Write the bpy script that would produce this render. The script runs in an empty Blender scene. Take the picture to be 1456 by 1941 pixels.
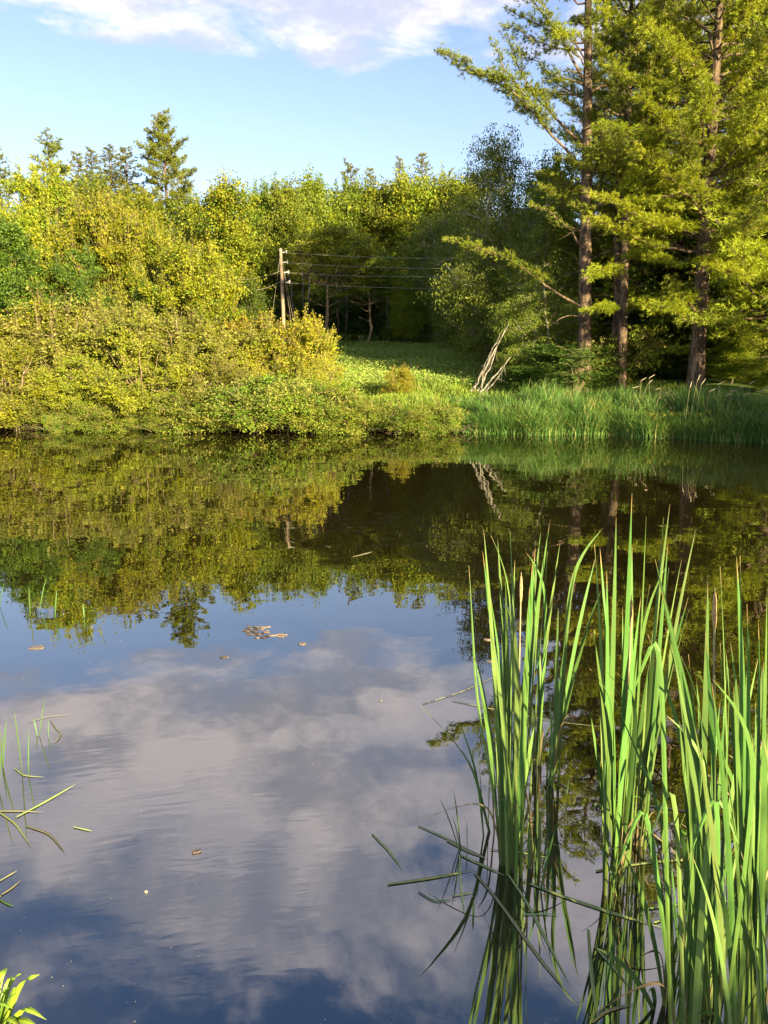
import bpy, math, random
import numpy as np
from mathutils import Vector, noise as mnoise

PI = math.pi
SC = bpy.context.scene
COL = SC.collection
# ------------------------------------------------------------------ camera
PITCH = math.radians(10.5)
CAMZ = 2.0
FPX = 1458.0                      # focal length in pixels of the 1456 x 1941 photograph
cd = bpy.data.cameras.new('camera')
cam = bpy.data.objects.new('camera', cd)
COL.objects.link(cam)
cam.location = (0, 0, CAMZ)
cam.rotation_euler = (PI/2 - PITCH, 0, 0)
cd.sensor_fit = 'VERTICAL'
cd.sensor_height = 36.0
cd.lens = 18.0/(970.5/FPX)
cd.clip_start = 0.05
cd.clip_end = 3000
SC.camera = cam
# ------------------------------------------------------------------ light
SUN_ELEV = math.radians(14.0)
SUN_AZ = math.radians(147.0)      # clockwise from +Y: behind the camera, to its right
SUN_DIR = Vector((math.sin(SUN_AZ)*math.cos(SUN_ELEV), math.cos(SUN_AZ)*math.cos(SUN_ELEV), math.sin(SUN_ELEV)))
sd = bpy.data.lights.new('sun', 'SUN')
sd.energy = 5.0
sd.angle = math.radians(0.5)
sd.color = (1.0, 0.80, 0.42)
so = bpy.data.objects.new('sun', sd)
COL.objects.link(so)
so.rotation_euler = (-SUN_DIR).to_track_quat('-Z', 'Y').to_euler()

SC.view_settings.view_transform = 'Standard'
SC.view_settings.look = 'None'
SC.view_settings.gamma = 1.0
SC.view_settings.use_curve_mapping = False
SC.view_settings.exposure = 2.05
SC.render.engine = 'CYCLES'
SC.cycles.max_bounces = 8
SC.cycles.diffuse_bounces = 3
SC.cycles.glossy_bounces = 4
SC.cycles.transmission_bounces = 4
SC.cycles.transparent_max_bounces = 8
SC.cycles.use_denoising = True

def N(nt, t, **kw):
    n = nt.nodes.new(t)
    for k, v in kw.items():
        if k.startswith('i_'):
            n.inputs[k[2:].replace('_', ' ')].default_value = v
        else:
            setattr(n, k, v)
    return n

def math_n(nt, op, a, b=None, clamp=False):
    n = nt.nodes.new('ShaderNodeMath'); n.operation = op; n.use_clamp = clamp
    for i, v in enumerate((a, b)):
        if v is None: continue
        if isinstance(v, (int, float)): n.inputs[i].default_value = v
        else: nt.links.new(v, n.inputs[i])
    return n.outputs[0]

def mixc(nt, f, a, b, blend='MIX'):
    n = nt.nodes.new('ShaderNodeMix'); n.data_type = 'RGBA'; n.blend_type = blend
    for s, v in ((n.inputs[0], f), (n.inputs[6], a), (n.inputs[7], b)):
        if isinstance(v, (int, float)): s.default_value = v
        elif isinstance(v, tuple): s.default_value = v if len(v) == 4 else v + (1,)
        else: nt.links.new(v, s)
    return n.outputs[2]

def ramp(nt, f, pts):
    n = nt.nodes.new('ShaderNodeValToRGB')
    n.color_ramp.interpolation = 'EASE'
    while len(n.color_ramp.elements) < len(pts): n.color_ramp.elements.new(0.5)
    for e, (p, c) in zip(n.color_ramp.elements, pts):
        e.position = p; e.color = (c, c, c, 1) if isinstance(c, (int, float)) else c + (1,)
    if isinstance(f, (int, float)): n.inputs[0].default_value = f
    else: nt.links.new(f, n.inputs[0])
    return n.outputs[0]

world = bpy.data.worlds.new('World'); SC.world = world; world.use_nodes = True
nt = world.node_tree; nt.nodes.clear()
sky = N(nt, 'ShaderNodeTexSky', sky_type='NISHITA', sun_disc=False, sun_elevation=SUN_ELEV, sun_rotation=SUN_AZ,
        air_density=1.0, dust_density=0.6, ozone_density=1.6)
tc = N(nt, 'ShaderNodeTexCoord')
sep = N(nt, 'ShaderNodeSeparateXYZ'); nt.links.new(tc.outputs['Generated'], sep.inputs[0])
zz = math_n(nt, 'ADD', math_n(nt, 'MAXIMUM', sep.outputs[2], 0.0), 0.12)
cx = math_n(nt, 'DIVIDE', sep.outputs[0], zz); cy = math_n(nt, 'DIVIDE', sep.outputs[1], zz)
cmb = N(nt, 'ShaderNodeCombineXYZ'); nt.links.new(cx, cmb.inputs[0]); nt.links.new(cy, cmb.inputs[1])
n1 = N(nt, 'ShaderNodeTexNoise', i_Scale=1.9, i_Detail=11.0, i_Roughness=0.62, i_Distortion=0.35)
mp = N(nt, 'ShaderNodeMapping'); mp.inputs['Location'].default_value = (3.1, 1.4, 0.0)
nt.links.new(cmb.outputs[0], mp.inputs[0]); nt.links.new(mp.outputs[0], n1.inputs['Vector'])
n2 = N(nt, 'ShaderNodeTexNoise', i_Scale=4.2, i_Detail=8.0, i_Roughness=0.6)
mp2 = N(nt, 'ShaderNodeMapping'); mp2.inputs['Location'].default_value = (-2.0, 5.0, 2.0)
nt.links.new(cmb.outputs[0], mp2.inputs[0]); nt.links.new(mp2.outputs[0], n2.inputs['Vector'])
# cloud bank: begins about 20 degrees up, thins out again overhead
band = ramp(nt, sep.outputs[2], [(0.295, 0.0), (0.35, 0.50), (0.405, 0.64), (0.50, 0.61), (0.60, 0.55), (0.72, 0.40), (1.0, 0.34)])
dens = math_n(nt, 'ADD', n1.outputs['Fac'], math_n(nt, 'SUBTRACT', band, 0.5))
cloud = ramp(nt, dens, [(0.41, 0.0), (0.58, 0.70), (0.74, 1.0)])
thick = math_n(nt, 'MULTIPLY', n2.outputs['Fac'], 1.0)
ccol = ramp(nt, thick, [(0.38, (2.6, 2.6, 3.05)), (0.60, (4.9, 4.4, 4.5))])
skyc = mixc(nt, 0.0, sky.outputs[0], (0, 0, 0))
# the sky paler towards the horizon, as air does
tint = ramp(nt, sep.outputs[2], [(0.0, (1.02, 0.92, 0.90)), (0.30, (1.0, 0.88, 0.95)), (0.7, (0.50, 0.58, 0.74))])
skyt = mixc(nt, 1.0, sky.outputs[0], tint, 'MULTIPLY')
fin = mixc(nt, cloud, skyt, ccol)
bg = N(nt, 'ShaderNodeBackground'); bg.inputs['Strength'].default_value = 0.075
nt.links.new(fin, bg.inputs[0])
wo = N(nt, 'ShaderNodeOutputWorld'); nt.links.new(bg.outputs[0], wo.inputs[0])

# ------------------------------------------------------------------ geometry of the view: photograph pixel + distance -> point of the place
CP, SP = math.cos(PITCH), math.sin(PITCH)
def at(px, py, d):
    xc, yc = (px-728.0)/FPX, (970.5-py)/FPX
    dy, dz = CP + SP*yc, -SP + CP*yc
    t = d/dy
    return np.array((t*xc, d, CAMZ + t*dz))
def on_z(px, py, z=0.0):
    xc, yc = (px-728.0)/FPX, (970.5-py)/FPX
    dy, dz = CP + SP*yc, -SP + CP*yc
    t = (z-CAMZ)/dz
    return np.array((t*xc, t*dy, z))

# ------------------------------------------------------------------ mesh helpers
def new_mesh(name, V, F, mats, attrs=None, smooth=False, fm=None):
    """F: list of int arrays (n,k); one array per polygon size"""
    me = bpy.data.meshes.new(name)
    V = np.ascontiguousarray(V, dtype=np.float32)
    Fs = [f for f in F if len(f)]
    loops = np.concatenate([f.ravel() for f in Fs]).astype(np.int32)
    sizes = np.concatenate([np.full(len(f), f.shape[1]) for f in Fs]).astype(np.int32)
    starts = np.concatenate(([0], np.cumsum(sizes)[:-1])).astype(np.int32)
    me.vertices.add(len(V)); me.vertices.foreach_set('co', V.ravel())
    me.loops.add(len(loops)); me.loops.foreach_set('vertex_index', loops)
    me.polygons.add(len(sizes)); me.polygons.foreach_set('loop_start', starts)
    me.polygons.foreach_set('loop_total', sizes)
    for m in mats: me.materials.append(m)
    if fm is not None: me.polygons.foreach_set('material_index', fm.astype(np.int32))
    me.polygons.foreach_set('use_smooth', np.full(len(sizes), smooth))
    if attrs:
        for k, a in attrs.items():
            at_ = me.attributes.new(k, 'FLOAT', 'POINT'); at_.data.foreach_set('value', a.astype(np.float32))
    me.update(); me.validate()
    return me

class MB:
    def __init__(s): s.V = []; s.Q = []; s.T = []; s.n = 0
    def add(s, V, Q=None, T=None):
        s.V.append(np.asarray(V, dtype=np.float32))
        if Q is not None and len(Q): s.Q.append(np.asarray(Q)+s.n)
        if T is not None and len(T): s.T.append(np.asarray(T)+s.n)
        s.n += len(V)
    def tube(s, P, R, k=5, cap=True, wob=0.0, rng=None):
        P = np.asarray(P, float); n = len(P)
        R = np.broadcast_to(np.asarray(R, float), (n,))
        T = np.gradient(P, axis=0); T /= np.linalg.norm(T, axis=1)[:, None]+1e-9
        ref = np.array((0.31, 0.95, 0.05)) if abs(T[0][2]) > 0.7 else np.array((0., 0., 1.))
        A = np.cross(T, ref); A /= np.linalg.norm(A, axis=1)[:, None]+1e-9
        B = np.cross(T, A)
        a = np.arange(k)*2*PI/k
        RR = R[:, None]*np.ones((1, k))
        if wob and rng is not None: RR = RR*(1+rng.uniform(-wob, wob, (n, k)))
        V = P[:, None, :] + RR[:, :, None]*(np.cos(a)[None, :, None]*A[:, None, :] + np.sin(a)[None, :, None]*B[:, None, :])
        V = V.reshape(-1, 3)
        i = np.arange(n-1)[:, None]*k; j = np.arange(k)[None, :]; j2 = (j+1) % k
        Q = np.stack([(i+j).ravel(), (i+j2).ravel(), (i+k+j2).ravel(), (i+k+j).ravel()], 1)
        s.add(V, Q)
        if cap:
            c = s.n
            s.add([P[-1]+T[-1]*R[-1]*0.4], None, None)
            b = c-k
            s.T.append(np.stack([b+np.arange(k), b+(np.arange(k)+1) % k, np.full(k, c)], 1))
    def mesh(s, name, mats, smooth=True):
        F = []
        if s.Q: F.append(np.concatenate(s.Q))
        if s.T: F.append(np.concatenate(s.T))
        return new_mesh(name, np.concatenate(s.V), F, mats, smooth=smooth)

def unit(a): return a/(np.linalg.norm(a, axis=-1, keepdims=True)+1e-9)

def leaves_mesh(name, C, D, L, W, mats, rng, up=0.5, fm=None, cup=0.12):
    """one rhombus leaf (folded along its midrib) per centre"""
    n = len(C)
    D = unit(D)
    nrm = unit(rng.normal(size=(n, 3)) + np.array((0, 0, up)))
    S = unit(np.cross(D, nrm)); nn = np.cross(S, D)
    L = (L*rng.uniform(0.6, 1.25, n))[:, None]; Wd = L*W*rng.uniform(0.8, 1.2, n)[:, None]
    V = np.stack([C-D*L*0.5, C+S*Wd*0.5+D*L*0.02-nn*L*cup, C+D*L*0.5-nn*L*cup*0.8, C-S*Wd*0.5+D*L*0.02-nn*L*cup], 1).reshape(-1, 3)
    b = np.arange(n)*4
    T = np.concatenate([np.stack([b, b+1, b+2], 1), np.stack([b, b+2, b+3], 1)])
    if fm is not None: fm = np.concatenate([fm, fm])
    return new_mesh(name, V, [T], mats, fm=fm)

# ------------------------------------------------------------------ objects
def put(o, label=None, cat=None, group=None, kind=None):
    if label: o['label'] = label
    if cat: o['category'] = cat
    if group: o['group'] = group
    if kind: o['kind'] = kind
    return o
def ob(name, mesh, parent=None, loc=None, rz=0.0):
    o = bpy.data.objects.new(name, mesh); COL.objects.link(o)
    if parent is not None: o.parent = parent
    if loc is not None: o.location = loc
    if rz: o.rotation_euler = (0, 0, rz)
    return o
def empty(name, loc, rz=0.0, sc=(1, 1, 1)):
    o = bpy.data.objects.new(name, None); COL.objects.link(o)
    o.location = loc; o.rotation_euler = (0, 0, rz); o.scale = sc
    o.empty_display_size = 0.3
    return o

# ------------------------------------------------------------------ materials
def material(name):
    m = bpy.data.materials.new(name); m.use_nodes = True
    m.node_tree.nodes.clear()
    return m, m.node_tree
def out(nt, sh):
    o = nt.nodes.new('ShaderNodeOutputMaterial'); nt.links.new(sh, o.inputs[0]); return o

def leaf_mat(name, ca, cb, cc=None, trans=0.35, rough=0.5, patch=0.6, spec=0.3):
    """leaf: colour varies leaf by leaf and branch by branch"""
    m, nt = material(name)
    geo = N(nt, 'ShaderNodeNewGeometry'); oi = N(nt, 'ShaderNodeObjectInfo')
    tc = N(nt, 'ShaderNodeTexCoord')
    no = N(nt, 'ShaderNodeTexNoise', i_Scale=patch, i_Detail=2.0)
    nt.links.new(tc.outputs['Object'], no.inputs['Vector'])
    f = math_n(nt, 'ADD', math_n(nt, 'MULTIPLY', geo.outputs['Random Per Island'], 0.55),
               math_n(nt, 'MULTIPLY', ramp(nt, no.outputs['Fac'], [(0.35, 0.0), (0.65, 1.0)]), 0.45))
    c = mixc(nt, f, ca, cb)
    if cc:
        g = ramp(nt, geo.outputs['Random Per Island'], [(0.86, 0.0), (0.95, 1.0)])
        c = mixc(nt, g, c, cc)
    v = math_n(nt, 'ADD', math_n(nt, 'MULTIPLY', oi.outputs['Random'], 0.35), 0.82)
    hs = N(nt, 'ShaderNodeHueSaturation'); nt.links.new(c, hs.inputs['Color']); nt.links.new(v, hs.inputs['Value'])
    nt.links.new(math_n(nt, 'ADD', math_n(nt, 'MULTIPLY', oi.outputs['Random'], 0.025), 0.487), hs.inputs['Hue'])
    c = hs.outputs[0]
    b = N(nt, 'ShaderNodeBsdfPrincipled'); nt.links.new(c, b.inputs['Base Color'])
    b.inputs['Roughness'].default_value = rough; b.inputs['Specular IOR Level'].default_value = spec
    t = N(nt, 'ShaderNodeBsdfTranslucent')
    ct = mixc(nt, 1.0, c, (1.25, 1.15, 0.45), 'MULTIPLY'); nt.links.new(ct, t.inputs[0])
    mx = N(nt, 'ShaderNodeMixShader'); mx.inputs[0].default_value = trans
    nt.links.new(b.outputs[0], mx.inputs[1]); nt.links.new(t.outputs[0], mx.inputs[2])
    out(nt, mx.outputs[0])
    return m

def bark_mat(name, ca, cb, scale=6.0, zs=0.25, birch=False, bump=0.5):
    m, nt = material(name)
    tc = N(nt, 'ShaderNodeTexCoord'); mp = N(nt, 'ShaderNodeMapping')
    mp.inputs['Scale'].default_value = (1, 1, zs); nt.links.new(tc.outputs['Object'], mp.inputs[0])
    no = N(nt, 'ShaderNodeTexNoise', i_Scale=scale, i_Detail=6.0, i_Roughness=0.65); nt.links.new(mp.outputs[0], no.inputs['Vector'])
    f = ramp(nt, no.outputs['Fac'], [(0.40, 0.0), (0.62, 1.0)])
    c = mixc(nt, f, ca, cb)
    if birch:
        mp3 = N(nt, 'ShaderNodeMapping'); mp3.inputs['Scale'].default_value = (3, 3, 22); nt.links.new(tc.outputs['Object'], mp3.inputs[0])
        n3 = N(nt, 'ShaderNodeTexNoise', i_Scale=1.0, i_Detail=3.0); nt.links.new(mp3.outputs[0], n3.inputs['Vector'])
        c = mixc(nt, ramp(nt, n3.outputs['Fac'], [(0.56, 0.0), (0.64, 1.0)]), c, (0.035, 0.03, 0.028))
    b = N(nt, 'ShaderNodeBsdfPrincipled'); nt.links.new(c, b.inputs['Base Color']); b.inputs['Roughness'].default_value = 0.85
    b.inputs['Specular IOR Level'].default_value = 0.2
    bp = N(nt, 'ShaderNodeBump', i_Strength=bump, i_Distance=0.04); nt.links.new(no.outputs['Fac'], bp.inputs['Height'])
    nt.links.new(bp.outputs[0], b.inputs['Normal'])
    out(nt, b.outputs[0])
    return m

M = {}
M['alder'] = leaf_mat('alder_leaves', (0.135, 0.190, 0.014), (0.300, 0.325, 0.018), (0.36, 0.33, 0.03))
M['olive'] = leaf_mat('olive_leaves', (0.120, 0.155, 0.028), (0.275, 0.285, 0.045), (0.36, 0.34, 0.10))
M['amber'] = leaf_mat('amber_leaves', (0.25, 0.27, 0.022), (0.36, 0.33, 0.030), (0.38, 0.26, 0.04))
M['fresh'] = leaf_mat('fresh_leaves', (0.075, 0.155, 0.016), (0.195, 0.265, 0.024))
M['oak'] = leaf_mat('oak_leaves', (0.090, 0.150, 0.016), (0.205, 0.240, 0.026), patch=0.5)
M['birch'] = leaf_mat('birch_leaves', (0.080, 0.130, 0.020), (0.175, 0.230, 0.030), (0.28, 0.28, 0.04), rough=0.5, spec=0.25)
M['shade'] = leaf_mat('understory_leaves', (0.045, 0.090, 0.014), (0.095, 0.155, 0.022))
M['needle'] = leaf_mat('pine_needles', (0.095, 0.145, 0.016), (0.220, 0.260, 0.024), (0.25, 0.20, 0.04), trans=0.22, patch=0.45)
M['needle_lit'] = leaf_mat('sunlit_pine_needles', (0.21, 0.285, 0.020), (0.34, 0.38, 0.028), trans=0.28, patch=0.5)  # lit copy of the pine needles, sunshine put into the colour
M['spruce'] = leaf_mat('spruce_needles', (0.095, 0.125, 0.030), (0.200, 0.215, 0.045), trans=0.15)
M['grass'] = leaf_mat('bank_grass_blades', (0.060, 0.150, 0.034), (0.135, 0.235, 0.050), (0.30, 0.29, 0.12), trans=0.3, patch=0.9)
M['meadow'] = leaf_mat('meadow_grass_blades', (0.13, 0.24, 0.030), (0.24, 0.33, 0.045), (0.30, 0.25, 0.10), trans=0.3, patch=0.35)
M['meadowfern'] = leaf_mat('meadow_fern_leaflets', (0.19, 0.31, 0.055), (0.31, 0.39, 0.085), (0.38, 0.32, 0.16), trans=0.3, patch=0.3)
M['fern'] = leaf_mat('sumac_leaflets', (0.07, 0.17, 0.03), (0.12, 0.22, 0.04))
M['bark'] = bark_mat('bark_brown', (0.050, 0.038, 0.028), (0.150, 0.120, 0.092))
M['pinebark'] = bark_mat('bark_pine', (0.045, 0.033, 0.026), (0.180, 0.130, 0.095), scale=7.0, bump=1.0)
M['twig'] = bark_mat('bark_twig', (0.13, 0.10, 0.065), (0.27, 0.21, 0.14), scale=12)
M['birchbark'] = bark_mat('bark_birch', (0.36, 0.33, 0.29), (0.52, 0.49, 0.44), scale=5.0, zs=1.0, birch=True)
M['greybark'] = bark_mat('bark_grey_dead', (0.09, 0.082, 0.072), (0.27, 0.25, 0.22), scale=14, zs=0.12)
M['polewood'] = bark_mat('weathered_pole', (0.13, 0.10, 0.075), (0.30, 0.24, 0.18), scale=16, zs=0.04)

def plain_mat(name, c, rough=0.7, metal=0.0, c2=None, scale=20):
    m, nt = material(name)
    b = N(nt, 'ShaderNodeBsdfPrincipled'); b.inputs['Roughness'].default_value = rough; b.inputs['Metallic'].default_value = metal
    tc = N(nt, 'ShaderNodeTexCoord'); no = N(nt, 'ShaderNodeTexNoise', i_Scale=scale, i_Detail=4.0)
    nt.links.new(tc.outputs['Object'], no.inputs['Vector'])
    c2 = c2 or tuple(v*0.7 for v in c)
    nt.links.new(mixc(nt, ramp(nt, no.outputs['Fac'], [(0.35, 0.0), (0.65, 1.0)]), c, c2), b.inputs['Base Color'])
    out(nt, b.outputs[0]); return m
M['wire'] = plain_mat('cable_aluminium', (0.36, 0.33, 0.29), 0.5, 0.2)
M['porcelain'] = plain_mat('insulator_porcelain', (0.6, 0.6, 0.58), 0.25)
M['deadleaf'] = plain_mat('wet_dead_leaf', (0.15, 0.115, 0.085), 0.4, c2=(0.25, 0.20, 0.16))
M['pad'] = plain_mat('lily_pad', (0.22, 0.25, 0.10), 0.35, c2=(0.30, 0.24, 0.15), scale=9)
M['straw'] = plain_mat('dry_straw', (0.38, 0.33, 0.20), 0.7, c2=(0.25, 0.20, 0.11))
M['seed'] = plain_mat('grass_seed_head', (0.36, 0.31, 0.22), 0.8)
M['speck'] = plain_mat('floating_petal', (0.62, 0.58, 0.42), 0.6)
M['spike'] = plain_mat('cattail_spike', (0.33, 0.22, 0.10), 0.9, c2=(0.46, 0.33, 0.16), scale=120)

def blade_mat(name, lo, mid, tip, rough=0.42):
    m, nt = material(name)
    al = N(nt, 'ShaderNodeAttribute', attribute_name='along'); ac = N(nt, 'ShaderNodeAttribute', attribute_name='across')
    oi = N(nt, 'ShaderNodeObjectInfo'); tc = N(nt, 'ShaderNodeTexCoord')
    c = mixc(nt, ramp(nt, al.outputs['Fac'], [(0.0, 0.0), (0.40, 1.0)]), lo, mid)
    tf = ramp(nt, math_n(nt, 'ADD', al.outputs['Fac'], math_n(nt, 'MULTIPLY', math_n(nt, 'SUBTRACT', oi.outputs['Random'], 0.5), 0.06)), [(0.95, 0.0), (0.995, 1.0)])
    c = mixc(nt, tf, c, tip)
    # lengthwise veins and faint blotches
    wv = math_n(nt, 'SINE', math_n(nt, 'MULTIPLY', ac.outputs['Fac'], 46.0))
    vein = math_n(nt, 'ADD', math_n(nt, 'MULTIPLY', wv, 0.09), 1.0)
    no = N(nt, 'ShaderNodeTexNoise', i_Scale=9.0, i_Detail=5.0); nt.links.new(tc.outputs['Object'], no.inputs['Vector'])
    val = math_n(nt, 'MULTIPLY', vein, math_n(nt, 'ADD', math_n(nt, 'MULTIPLY', no.outputs['Fac'], 0.5), 0.72))
    val = math_n(nt, 'MULTIPLY', val, math_n(nt, 'ADD', math_n(nt, 'MULTIPLY', oi.outputs['Random'], 0.45), 0.78))
    hs = N(nt, 'ShaderNodeHueSaturation'); nt.links.new(c, hs.inputs['Color']); nt.links.new(val, hs.inputs['Value'])
    nt.links.new(math_n(nt, 'ADD', math_n(nt, 'MULTIPLY', oi.outputs['Random'], 0.035), 0.482), hs.inputs['Hue'])
    b = N(nt, 'ShaderNodeBsdfPrincipled'); nt.links.new(hs.outputs[0], b.inputs['Base Color']); b.inputs['Roughness'].default_value = rough
    b.inputs['Specular IOR Level'].default_value = 0.45
    bp = N(nt, 'ShaderNodeBump', i_Strength=0.25, i_Distance=0.001); nt.links.new(wv, bp.inputs['Height']); nt.links.new(bp.outputs[0], b.inputs['Normal'])
    t = N(nt, 'ShaderNodeBsdfTranslucent'); nt.links.new(mixc(nt, 1.0, hs.outputs[0], (1.2, 1.2, 0.5), 'MULTIPLY'), t.inputs[0])
    mx = N(nt, 'ShaderNodeMixShader'); mx.inputs[0].default_value = 0.25
    nt.links.new(b.outputs[0], mx.inputs[1]); nt.links.new(t.outputs[0], mx.inputs[2])
    out(nt, mx.outputs[0]); return m
M['cattail'] = blade_mat('cattail_leaf', (0.145, 0.22, 0.043), (0.115, 0.245, 0.055), (0.34, 0.23, 0.10))
M['cattail_pale'] = blade_mat('cattail_leaf_pale', (0.20, 0.27, 0.075), (0.185, 0.305, 0.085), (0.42, 0.33, 0.16))
M['withered'] = blade_mat('withered_cattail_leaf', (0.20, 0.15, 0.07), (0.30, 0.24, 0.12), (0.24, 0.15, 0.08), 0.7)
M['reed'] = blade_mat('reed_stem', (0.06, 0.11, 0.03), (0.085, 0.19, 0.05), (0.20, 0.18, 0.07))
M['floatblade'] = blade_mat('floating_blade', (0.34, 0.42, 0.16), (0.38, 0.46, 0.18), (0.40, 0.34, 0.20), 0.3)
M['drowned'] = blade_mat('drowned_stem', (0.26, 0.26, 0.12), (0.32, 0.31, 0.16), (0.34, 0.27, 0.16), 0.4)
M['strap'] = blade_mat('strap_leaf', (0.16, 0.30, 0.03), (0.24, 0.40, 0.035), (0.34, 0.40, 0.08))

# ------------------------------------------------------------------ ground and water
def shore_far(x):
    """distance of the far waterline along +Y for a given x"""
    xs = np.array([-60, -16, -13, -9, -5, -1, 3, 7, 8.6, 9.6, 11, 14, 20, 28])
    ys = np.array([-5, 20, 25.5, 25.6, 25.0, 24.8, 24.4, 23.6, 22.9, 21.6, 19.9, 17.6, 9.0, -6.0])
    return np.interp(x, xs, ys)
def shore_y(x):
    return shore_far(x) - 0.25*np.sin(np.asarray(x)*1.7) - 0.12*np.sin(np.asarray(x)*4.1+1)
def shore_near(x):
    return 1.55 + 0.0*x - 0.25*np.clip(x, 0, 2)
def ground_z(x, y):
    x = np.asarray(x, float); y = np.asarray(y, float)
    s = y - shore_far(x) + 0.25*np.sin(x*1.7) + 0.12*np.sin(x*4.1+1)
    s2 = shore_near(x) - y
    land = np.interp(s, [-6, -2, 0.0, 0.5, 1.8, 25, 60, 140, 400, 2000], [-1.1, -0.7, -0.03, 0.25, 0.62, 3.35, 5.2, 9, 20, 30])
    near = np.interp(s2, [-1.5, -0.4, 0.0, 0.4, 2.0, 20, 2000], [-0.9, -0.35, -0.03, 0.2, 0.45, 1.2, 8])
    z = np.maximum(land, near)
    z = z + np.where(z > 0.2, 0.10*np.sin(x*0.9+y*0.5)*np.cos(y*0.7-x*0.3), 0)
    return z
def gz(x, y): return float(ground_z(x, y))

gx = np.concatenate([np.linspace(-1500, -70, 14), np.linspace(-60, -21, 20), np.linspace(-20, 22, 170), np.linspace(24, 60, 18), np.linspace(80, 1500, 14)])
gy = np.concatenate([np.linspace(-1500, -40, 12), np.linspace(-30, -2, 12), np.linspace(-1.5, 4, 45), np.linspace(4.4, 15, 24), np.linspace(15.3, 34, 120), np.linspace(35, 80, 46), np.linspace(85, 1900, 24)])
GX, GY = np.meshgrid(gx, gy)
GV = np.stack([GX.ravel(), GY.ravel(), ground_z(GX, GY).ravel()], 1)
nx, ny = len(gx), len(gy)
ii, jj = np.meshgrid(np.arange(nx-1), np.arange(ny-1))
q = (jj*nx+ii).ravel()
GQ = np.stack([q, q+1, q+nx+1, q+nx], 1)
m, nt = material('ground_soil_and_turf')
tc = N(nt, 'ShaderNodeTexCoord')
na = N(nt, 'ShaderNodeTexNoise', i_Scale=0.9, i_Detail=8.0, i_Roughness=0.65); nt.links.new(tc.outputs['Object'], na.inputs['Vector'])
nb = N(nt, 'ShaderNodeTexNoise', i_Scale=0.16, i_Detail=3.0); nt.links.new(tc.outputs['Object'], nb.inputs['Vector'])
sx = N(nt, 'ShaderNodeSeparateXYZ'); nt.links.new(tc.outputs['Object'], sx.inputs[0])
turf = mixc(nt, ramp(nt, na.outputs['Fac'], [(0.3, 0.0), (0.7, 1.0)]), (0.07, 0.13, 0.025), (0.12, 0.17, 0.04))
turf = mixc(nt, ramp(nt, nb.outputs['Fac'], [(0.52, 0.0), (0.62, 0.6)]), turf, (0.12, 0.10, 0.045))
mud = mixc(nt, ramp(nt, na.outputs['Fac'], [(0.3, 0.0), (0.7, 1.0)]), (0.010, 0.008, 0.005), (0.026, 0.019, 0.011))
wf = ramp(nt, math_n(nt, 'ADD', math_n(nt, 'DIVIDE', sx.outputs[2], 1.0), math_n(nt, 'MULTIPLY', na.outputs['Fac'], 0.3)), [(0.30, 0.0), (0.60, 1.0)])
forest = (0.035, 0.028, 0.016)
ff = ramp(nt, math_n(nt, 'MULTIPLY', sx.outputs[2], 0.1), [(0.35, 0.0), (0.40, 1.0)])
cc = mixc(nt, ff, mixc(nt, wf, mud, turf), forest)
b = N(nt, 'ShaderNodeBsdfPrincipled'); b.inputs['Roughness'].default_value = 0.95; b.inputs['Specular IOR Level'].default_value = 0.1
nt.links.new(cc, b.inputs['Base Color'])
bp = N(nt, 'ShaderNodeBump', i_Strength=0.8, i_Distance=0.15); nt.links.new(na.outputs['Fac'], bp.inputs['Height']); nt.links.new(bp.outputs[0], b.inputs['Normal'])
out(nt, b.outputs[0])
ground = put(ob('ground', new_mesh('ground', GV, [GQ], [m], smooth=True)), 'grassy bank, meadow and forest floor rising around the pond', None, None, 'structure')

m, nt = material('pond_water')
tc = N(nt, 'ShaderNodeTexCoord')
def ripple(cxy, scale, stretch, rot, fade, amp):
    """a local patch of faint ripples around a point of the pond"""
    mp = N(nt, 'ShaderNodeMapping'); mp.vector_type = 'TEXTURE'
    mp.inputs['Location'].default_value = (cxy[0], cxy[1], 0); mp.inputs['Rotation'].default_value = (0, 0, rot)
    nt.links.new(tc.outputs['Object'], mp.inputs[0])
    mp2 = N(nt, 'ShaderNodeMapping'); mp2.inputs['Scale'].default_value = (scale/stretch, scale, 1); nt.links.new(mp.outputs[0], mp2.inputs[0])
    n = N(nt, 'ShaderNodeTexNoise', i_Scale=1.0, i_Detail=1.5, i_Roughness=0.4, i_Distortion=0.6); nt.links.new(mp2.outputs[0], n.inputs['Vector'])
    ln = N(nt, 'ShaderNodeVectorMath', operation='LENGTH'); nt.links.new(mp.outputs[0], ln.inputs[0])
    f = ramp(nt, math_n(nt, 'DIVIDE', ln.outputs['Value'], fade), [(0.25, 1.0), (1.0, 0.0)])
    return math_n(nt, 'MULTIPLY', math_n(nt, 'MULTIPLY', n.outputs['Fac'], f), amp)
nw = N(nt, 'ShaderNodeTexNoise', i_Scale=0.8, i_Detail=2.0, i_Roughness=0.5); nt.links.new(tc.outputs['Object'], nw.inputs['Vector'])
nf = N(nt, 'ShaderNodeTexNoise', i_Scale=5.0, i_Detail=1.0); nt.links.new(tc.outputs['Object'], nf.inputs['Vector'])
h = math_n(nt, 'ADD', math_n(nt, 'MULTIPLY', nw.outputs['Fac'], 0.006), math_n(nt, 'MULTIPLY', nf.outputs['Fac'], 0.0005))
h = math_n(nt, 'ADD', h, ripple((-1.25, 3.4), 16.0, 5.0, 0.25, 0.9, 0.0007))
h = math_n(nt, 'ADD', h, ripple((-0.6, 2.8), 22.0, 4.0, 0.15, 0.8, 0.0005))
bp = N(nt, 'ShaderNodeBump', i_Strength=1.0, i_Distance=1.0); nt.links.new(h, bp.inputs['Height'])
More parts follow.
